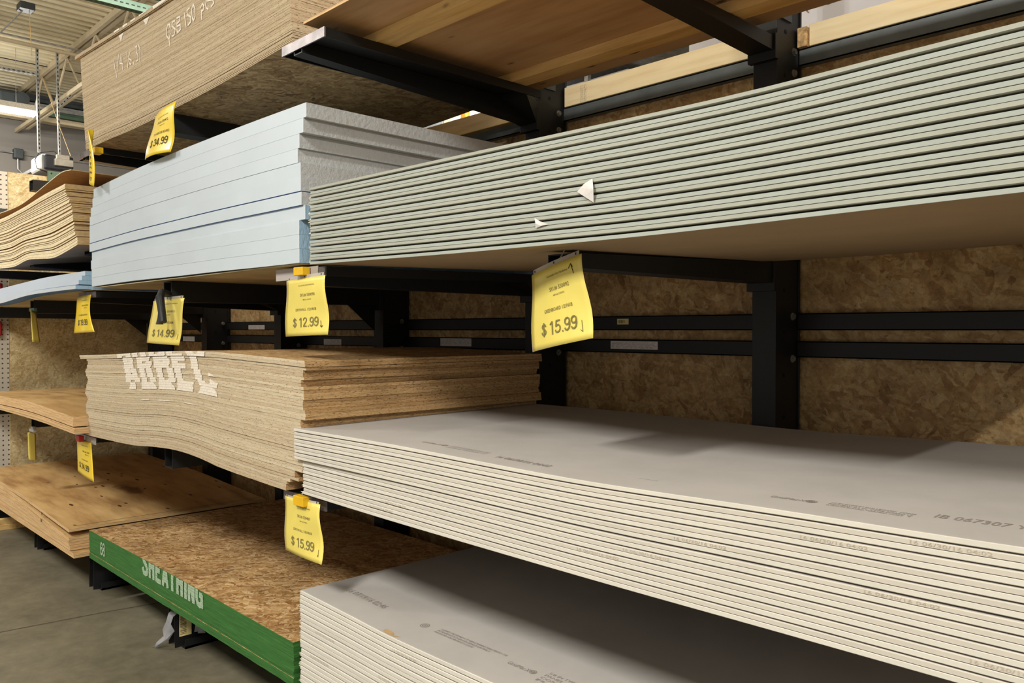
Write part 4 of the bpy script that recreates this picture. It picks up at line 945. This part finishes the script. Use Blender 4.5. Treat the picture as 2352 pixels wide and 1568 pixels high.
# its paper : a vertical strip seen almost edge-on
Vv = []; Ff = []; n = 12
left = prof([(0,-2.245),(.25,-2.262),(.5,-2.285),(.75,-2.262),(1,-2.228)]); right = prof([(0,-2.098),(.25,-2.092),(.5,-2.10),(.75,-2.145),(1,-2.222)])
zl_ = prof([(0,2.372),(.5,2.47),(1,2.648)]); zr_ = prof([(0,2.318),(.5,2.44),(1,2.646)])
def PC(u, v, d=0): return Vector((left(v)*(1-u)+right(v)*u, -.02-.035*math.sin(math.pi*u*.8)*(1-.5*v)-.02*u-d, zl_(v)*(1-u)+zr_(v)*u))
for j in range(n+1):
    for i in range(n+1): Vv.append(tuple(PC(i/n, j/n)))
for j in range(n):
    for i in range(n): a = j*(n+1)+i; Ff.append((a, a+1, a+n+2, a+n+1))
o = obj('paper', Vv, Ff, M['yel2'], e, smooth=True); s = o.modifiers.new('s', 'SOLIDIFY'); s.thickness = .0008; s.offset = 0
b = MB()
for body, u0, u1, v0, v1 in [('$ 34.99', .60, .85, .28, .70), ('SKU# 550400', .30, .42, .25, .72), ('1/4 OSB', .25, .5, .06, .22), ('4X8', .65, .85, .1, .2)]:
    vv, ff = fit_text(body[::1], 0, 1, 0, 1)
    for q in ff: b.quad([tuple(PC(u0+(u1-u0)*(1-vv[i][1]), v0+(v1-v0)*vv[i][0], .0013)) for i in q])
b.build('printed_text', M['txt_d'], e)
magnet(e, -2.33, -2.262, 2.535, 2.568, -.005, .040, 'clip_y')
e = ctag('thin pale yellow price tag seen edge-on under the drooping foam at far left', [(-3.715,.035,1.678),(-3.67,.005,1.690),(-3.76,.06,1.672)], [(-3.693,.03,1.466),(-3.60,.0,1.468),(-3.66,.06,1.464)], False)
MB().box(-3.78, -3.66, .02, .045, 1.675, 1.70).build('clip', plain('dark_green_clip', (30,52,40), .5), e, bevel=.004)
e = ctag('thin pale yellow price tag seen edge-on under the mid plywood at far left', [(-3.755,.02,.842),(-3.70,-.01,.846),(-3.75,.05,.826)], [(-3.777,.02,.677),(-3.68,-.01,.662),(-3.70,.04,.645)], False)
MB().box(-3.80, -3.76, .03, .055, .842, .875).box(-3.80,-3.70,.02,.045,.842,.862).build('clip', M['galv'], e, bevel=.003)
# rags of clear film and a label on the nearest base frame
M['film'] = mat('clear_film', .3)[0]; nb = M['film'].node_tree.nodes['Principled BSDF']; nb.inputs['Base Color'].default_value = lin((190,190,192)); nb.inputs['Alpha'].default_value = .4
def rag(pts, w, lab):
    V = []; F = []; random.seed(3)
    for i, p in enumerate(pts):
        for k in range(5): V.append((p[0]+(k/4-.5)*w[i]+random.uniform(-.010,.010), p[1]+.014*math.sin(k*2.3+i*1.7)+random.uniform(-.007,.007), p[2]+random.uniform(-.005,.005)))
    for i in range(len(pts)-1):
        for k in range(4): a = i*5+k; F.append((a, a+1, a+6, a+5))
    o = obj('film_scrap', V, F, M['film'], smooth=True); s = o.modifiers.new('s', 'SOLIDIFY'); s.thickness = .0008; tag(o, lab, 'plastic film')
rag([(-1.33,.058,.19),(-1.36,.052,.17),(-1.38,.045,.13),(-1.385,.042,.09),(-1.40,.035,.05),(-1.42,.02,.025),(-1.44,.005,.003)], [.04,.09,.06,.05,.06,.05,.03], 'crumpled strip of clear film hanging from the nearest base frame to the floor')
rag([(-1.29,.16,.19),(-1.285,.16,.16),(-1.28,.15,.12),(-1.275,.15,.08)], [.03,.07,.08,.04], 'small crumpled clear film scrap caught behind the green edged sheathing')
o = MB().box(COLX['C']+.0415, COLX['C']+.0425, .09, .15, .05, .165).build('sticker', M['sticker_y']); tag(o, 'tall barcode sticker on the side of the nearest base frame', 'sticker')
b = MB(); z = .06
while z < .15: b.quad([(COLX['C']+.0428,.095,z),(COLX['C']+.0428,.125,z),(COLX['C']+.0428,.125,z+.0025),(COLX['C']+.0428,.095,z+.0025)]); z += random.choice((.004,.006,.007))
b.build('printing', M['black'], o)

# ================================================================ beyond the rack
M['white'] = plain('white_card', (214,210,212), .6, 0, .02, 3)
o = MB().box(.341, .90, 1.9, 2.4, 2.44, 3.05).build('carton', M['white'], bevel=.004); tag(o, 'plain white carton standing behind the top rail, left of the column', 'carton')
pl = MB().box(.18, 3.2, 1.56, 2.6, 2.40, 2.44).build('overhead_shelf', M['steel_grey']); tag(pl, 'dim steel shelf behind the back panels carrying cartons', 'shelf')
o.location.z -= 0
c2 = empty('carton', (1.5, 2.1, 2.44), 'white carton with black line drawing behind the pale board at top right', 'carton')
MB().box(.915, 2.2, 1.88, 2.35, 2.44, 3.2).build('box', M['white'], c2)
b = MB(); Y0 = 1.8785
def ln(pts, w=.0020):
    for p in stroke_polys(pts, w): b.quad([(x, Y0, z) for x, z in p])
ln([(.916,2.946),(.955,2.955)]); ln([(.916,2.925),(.955,2.934)]); ln([(.955,2.965),(.952,2.925),(.960,2.915)], .005)
ln([(.99,2.955),(1.03,2.972),(1.05,2.965)]); ln([(.99,2.940),(1.03,2.948),(1.045,2.925),(1.07,2.930),(1.09,2.945),(1.15,2.955),(1.18,2.943)]); ln([(1.03,2.972),(1.10,2.985),(1.18,2.985)])
ln([(.968,2.935),(.975,2.958),(.985,2.940),(.990,2.958)], .005)
for k in range(4): ln([(1.135+k*.007,2.972),(1.137+k*.007,2.995)])
b.quad([(1.215+.030*math.cos(t*.524), Y0, 2.950+.034*math.sin(t*.524)) for t in range(12)])
b.build('line_drawing', M['ink'], c2)
b = MB(); b.quad([(1.205+.010*math.cos(t*.785), Y0-.0006, 2.955+.012*math.sin(t*.785)) for t in range(8)]); b.quad([(1.228+.007*math.cos(t*.785), Y0-.0006, 2.942+.008*math.sin(t*.785)) for t in range(8)]); b.build('line_drawing', M['white'], c2)
# things far behind, glimpsed through the gaps
M['cream'] = plain('cream_panel', (236,232,206), .7, 0, .03, 3); M['orange'] = plain('orange_post', (226,96,22), .5, 0, .05, 3); M['blueg'] = plain('cool_white_panel', (198,206,210), .5, 0, .03, 3)
for x0, x1, m, lab in ((-6.3,-5.80,'cream','cream display panel glimpsed at the left of the gap above the foam'), (-5.79,-5.36,'blueg','cool white display panel in the gap above the foam'), (-5.32,-4.94,'cream','cream panel beside the orange post in the gap above the foam'), (-4.83,-4.0,'cream','cream panel right of the orange post in the gap above the foam')):
    tag(MB().box(x0, x1, 5.0, 5.1, 0, 4.6).build('display_board', M[m]), lab, 'board')
tag(MB().box(-4.935, -4.85, 4.95, 5.1, 0, 4.6).build('upright_post', M['orange']), 'orange upright post glimpsed above the foam pile', 'post')
o = empty('storage_shelf', (-2.4, 5.2, 3.2), 'dim grey overhead shelf seen between plywood and pale board', 'shelf')
MB().box(-3.9, -1.6, 5.0, 5.6, 3.92, 4.0).box(-3.9, -1.6, 5.0, 5.6, 4.25, 4.3).build('deck', M['galv'], o); MB().box(-3.0, -2.95, 5.0, 5.05, 0, 4.3).build('post', M['galv'], o)
MB().box(-3.7, -2.5, 5.1, 5.5, 4.0, 4.2).build('goods', M['white'], o)

# ================================================================ under the ceiling, far left
M['beige'] = plain('painted_steel', (206,190,158), .6, 0, .05, 6)
j = empty('roof_joist', (-4, 1.6, 4.9), 'cream painted open web roof joist running over the rack', 'joist')
m = MB().box(-11, 7.4, 1.53, 1.57, 4.93, 5.0).box(-11, 7.4, 1.60, 1.64, 4.93, 5.0); m.build('top_chord', M['beige'], j)
m = MB().box(-10.9, 7.4, 1.53, 1.565, 4.42, 4.47).box(-10.6, 7.4, 1.605, 1.64, 4.42, 4.47); m.build('bottom_chord', M['beige'], j)
m = MB(); x = -10.2; up = True
while x < 7:
    m.tube([(x,1.585,4.45),(x+.55,1.585,4.95)] if up else [(x,1.585,4.95),(x+.55,1.585,4.45)], .014, 6); x += .55; up = not up
m.build('web', M['beige'], j)
j2 = empty('roof_joist', (-4, -.3, 4.9), 'cream roof joist nearest the aisle at the top left corner', 'joist')
MB().box(-11, 7.4, 3.45, 3.55, 4.93, 5.0).box(-11, 7.4, 3.45, 3.55, 4.45, 4.5).build('chord', M['beige'], j2)
def pipe(pts, r, m, lab, cat='pipe', name='conduit'):
    o = MB().tube(pts, r, 8).build(name, M[m], smooth=True); tag(o, lab, cat); return o
pipe([(-8.1,-3,4.93),(-8.1,9,4.93)], .011, 'galv', 'thin shiny conduit crossing under the ceiling deck')
pipe([(-8.1,-3,4.862),(-8.1,9,4.862)], .022, 'beige', 'thicker cream pipe just below the shiny conduit')
pipe([(-9.2,-3,4.97),(-9.2,9,4.97)], .006, 'black', 'thin dark cable stretched under the ceiling deck', 'cable', 'cable')
pipe([(-6.98,.3,4.97),(-6.98,.70,4.955)], .007, 'black', 'short dark cable leading to the ceiling junction box', 'cable', 'cable')
e = empty('junction_box', (-6.98,.77,4.85), 'dark junction box hanging at the top left corner', 'junction box')
MB().box(-7.06,-6.9,.70,.84,4.86,4.93).build('box', M['steel_grey'], e, bevel=.008); MB().tube([(-7.0,.74,4.86),(-7.35,.62,4.70)], .008, 6).build('arm', M['galv'], e)
MB().tube([(-6.98,.80,4.86),(-6.98,.82,4.4)], .003, 6).build('cord', M['pine'], e)
# perforated green strut near the ceiling
def perf(p0, p1, w, m, lab, name='perforated_strut', step=.05):
    p0 = Vector(p0); p1 = Vector(p1); L = (p1-p0).length; d = (p1-p0)/L
    e = MB().bar(p0, p1, w, w*.9).build(name, M[m]); tag(e, lab, 'strut'); u = d.cross(Vector((0,0,1)))
    if u.length < .1: u = Vector((0,1,0))
    u.normalize(); n = u.cross(d).normalized(); b = MB(); k = step
    while k < L:
        c = p0+d*k; side = Vector((1,0,0)) if abs(d.x) < .9 else Vector((0,-1,0))
        for nn, off in ((side, w*.5+.001), (Vector((0,0,-1)), w*.45+.001)):
            if abs(nn.dot(d)) > .5: continue
            t = nn.cross(d); q = c+nn*off; b.quad([q-d*.013-t*.005, q+d*.013-t*.005, q+d*.013+t*.005, q-d*.013+t*.005])
        k += step
    b.build('slot', M['black'], e); return e
M['strutg'] = plain('green_strut', (92,116,96), .5, .1, .08, 8)
perf((-4.52,.2,4.25), (-4.45,2.6,4.25), .075, 'strutg', 'pale green perforated strut at the top left above the thin-board stack', step=.045)
perf((-4.36,.2,4.33), (-4.30,2.6,4.33), .060, 'strutg', 'second pale green perforated strut just above the first at top left', step=.045)
pipe([(-4.2,.2,4.42),(-4.15,2.6,4.42)], .02, 'red', 'dark red pipe beside the green struts at the top left')
# door opener hung from perforated angles
e = empty('door_opener', (-8.3,1.4,3.7), 'grey overhead door opener motor hanging below the ceiling at upper left', 'door opener')
MB().box(-8.75,-8.28,1.22,1.50,3.46,3.66).build('housing', plain('opener_grey', (176,170,160), .5), e, bevel=.03)
MB().box(-8.275,-8.22,1.24,1.56,3.47,3.65).build('front_cover', plain('opener_dark', (52,52,58), .4), e, bevel=.02)
MB().box(-8.22,-8.16,1.34,1.54,3.52,3.60).box(-8.215,-8.165,1.36,1.50,3.60,3.65).build('light_lens', plain('lens', (206,198,180), .3), e, bevel=.005)
MB().box(-10.95,-8.7,1.30,1.35,3.56,3.60).build('track_rail', M['galv'], e)
MB().tube([(-8.3,1.20,3.66),(-8.3,1.16,3.58),(-8.3,1.18,3.48),(-8.3,1.3,3.44)], .005, 6).tube([(-8.28,1.2,3.66),(-8.25,1.35,3.70),(-8.22,1.4,3.64)], .004, 6).build('cable', M['black'], e)
perf((-8.3,1.205,3.67), (-8.3,1.19,4.93), .032, 'galv', 'left perforated hanger angle holding the door opener')
perf((-8.3,1.425,3.67), (-8.3,1.405,4.93), .028, 'galv', 'right perforated hanger angle holding the door opener')
perf((-8.3,1.42,4.25), (-8.3,1.85,4.80), .026, 'galv', 'slanted perforated brace beside the door opener hangers')
perf((-8.32,.2,4.58), (-8.32,1.22,4.60), .035, 'galv', 'horizontal perforated angle leading to the opener hangers')
pipe([(-8.25,1.23,4.58),(-8.26,1.26,4.5),(-8.2,1.40,4.0),(-8.2,1.52,3.66)], .004, 'pine', 'tan pull cord slanting down to the door opener', 'cord', 'pull_cord')
e = empty('wall_box', (-10.9,1.58,4.05), 'grey electrical box with bent conduit on the block wall', 'junction box')
MB().box(-11,-10.88,1.52,1.64,4.05,4.19).build('box', M['steel_grey'], e, bevel=.01); MB().tube([(-10.95,1.58,4.05),(-10.95,1.58,3.9),(-10.95,1.68,3.8),(-10.95,1.75,3.72)], .012, 8).tube([(-10.95,-2,4.16),(-10.95,1.52,4.13)], .009, 6).tube([(-10.95,1.64,4.12),(-10.95,6,4.12)], .004, 6).build('conduit', M['galv'], e)
o = MB().box(-5.15,-5.12,.49,.60,2.76,2.905).build('perforated_plate', M['strutg']); tag(o, 'small pale green bracket plate with holes above the end panel', 'bracket')
b = MB().disc_x((-5.12,.515,2.885), .007, .002).disc_x((-5.12,.575,2.82), .007, .002); b.build('hole', M['black'], o)
# stored sections of the raised overhead door
for i, (z, h, mm, lab) in enumerate(((4.93,.09,'steel_grey','top dark rail of the raised overhead door'), (4.80,.07,'galv','second pale rail of the raised overhead door'), (4.70,.06,'strutg','third greenish rail of the raised overhead door'), (4.60,.06,'beige','lowest cream rail of the raised overhead door'))):
    o = MB().box(-10.75+i*.05, -10.55+i*.05, -3, 6, z-h, z).box(-10.5+i*.05, -10.45+i*.05, -3, 6, z-h-.03, z-h+.01).build('door_section', M[mm]); tag(o, lab, 'overhead door', 'rails of the raised overhead door')
e = empty('chain_hoist', (-10.2,1.33,4.8), 'dark hoist gear box at the left edge beside the raised door', 'hoist')
MB().box(-10.3,-10.1,1.18,1.40,4.62,4.80).build('gear_box', M['steel_grey'], e, bevel=.02); MB().disc_x((-10.1,1.44,4.72), .09, .04, 16).build('wheel', M['steel_grey'], e)

# ================================================================ strip lights
M['tube'] = emis('lit_tube', (1.0,.97,.90), 14.0)
names = ['over the aisle opposite the green board', 'over the aisle opposite the hardboard pile', 'above the tall thin-board stack', 'glowing in front of the grey block wall', 'over the aisle beyond the last column', 'above the back aisle behind the foam', 'above the back aisle behind the cartons']
for (x, y, z, w), nm in zip(LAMPS, names):
    e = empty('strip_light', (x, y, z), 'four foot fluorescent strip light '+nm, 'ceiling light', 'fluorescent strip lights')
    MB().box(x-.10, x+.10, y-.62, y+.62, z+.055, z+.12).build('housing', M['plast_white'], e, bevel=.006)
    for s in (-1, 1): MB().tube([(x+s*.055, y-.60, z+.025), (x+s*.055, y+.60, z+.025)], .018, 10).build('tube', M['tube'], e, smooth=True)
    for yy in (-.61, .61): MB().box(x-.09, x+.09, y+yy-.012, y+yy+.012, z+.0, z+.055).build('end_cap', M['plast_white'], e)
    for yy in (-.4, .4): MB().tube([(x, y+yy, z+.12), (x, y+yy, 5.0)], .003, 5).build('hanger', M['galv'], e)
    lu = bpy.data.lights.new('strip_ceiling_fill', 'AREA'); lu.shape = 'RECTANGLE'; lu.size = .3; lu.size_y = 1.2; lu.energy = w*(.05 if x < -8 else .12); lu.color = LAMP_WARM  # added fill: upward light that brightens the ceiling deck above the housing
    uo = bpy.data.objects.new('strip_ceiling_fill', lu); COL.objects.link(uo); uo.parent = e; uo.location = (0, 0, .13); uo.rotation_euler = (math.pi, 0, 0)
    for sg in (-1, 1):      # one glow for each tube, turned outwards like the tube's own side light
        ld = bpy.data.lights.new('strip_glow', 'AREA'); ld.shape = 'RECTANGLE'; ld.size = .07; ld.size_y = 1.2; ld.energy = w*.60; ld.color = LAMP_WARM
        lo = bpy.data.objects.new('strip_glow', ld); COL.objects.link(lo); lo.parent = e; lo.location = (sg*.09, 0, -.004); lo.rotation_euler = (0, -sg*math.radians(38), 0)
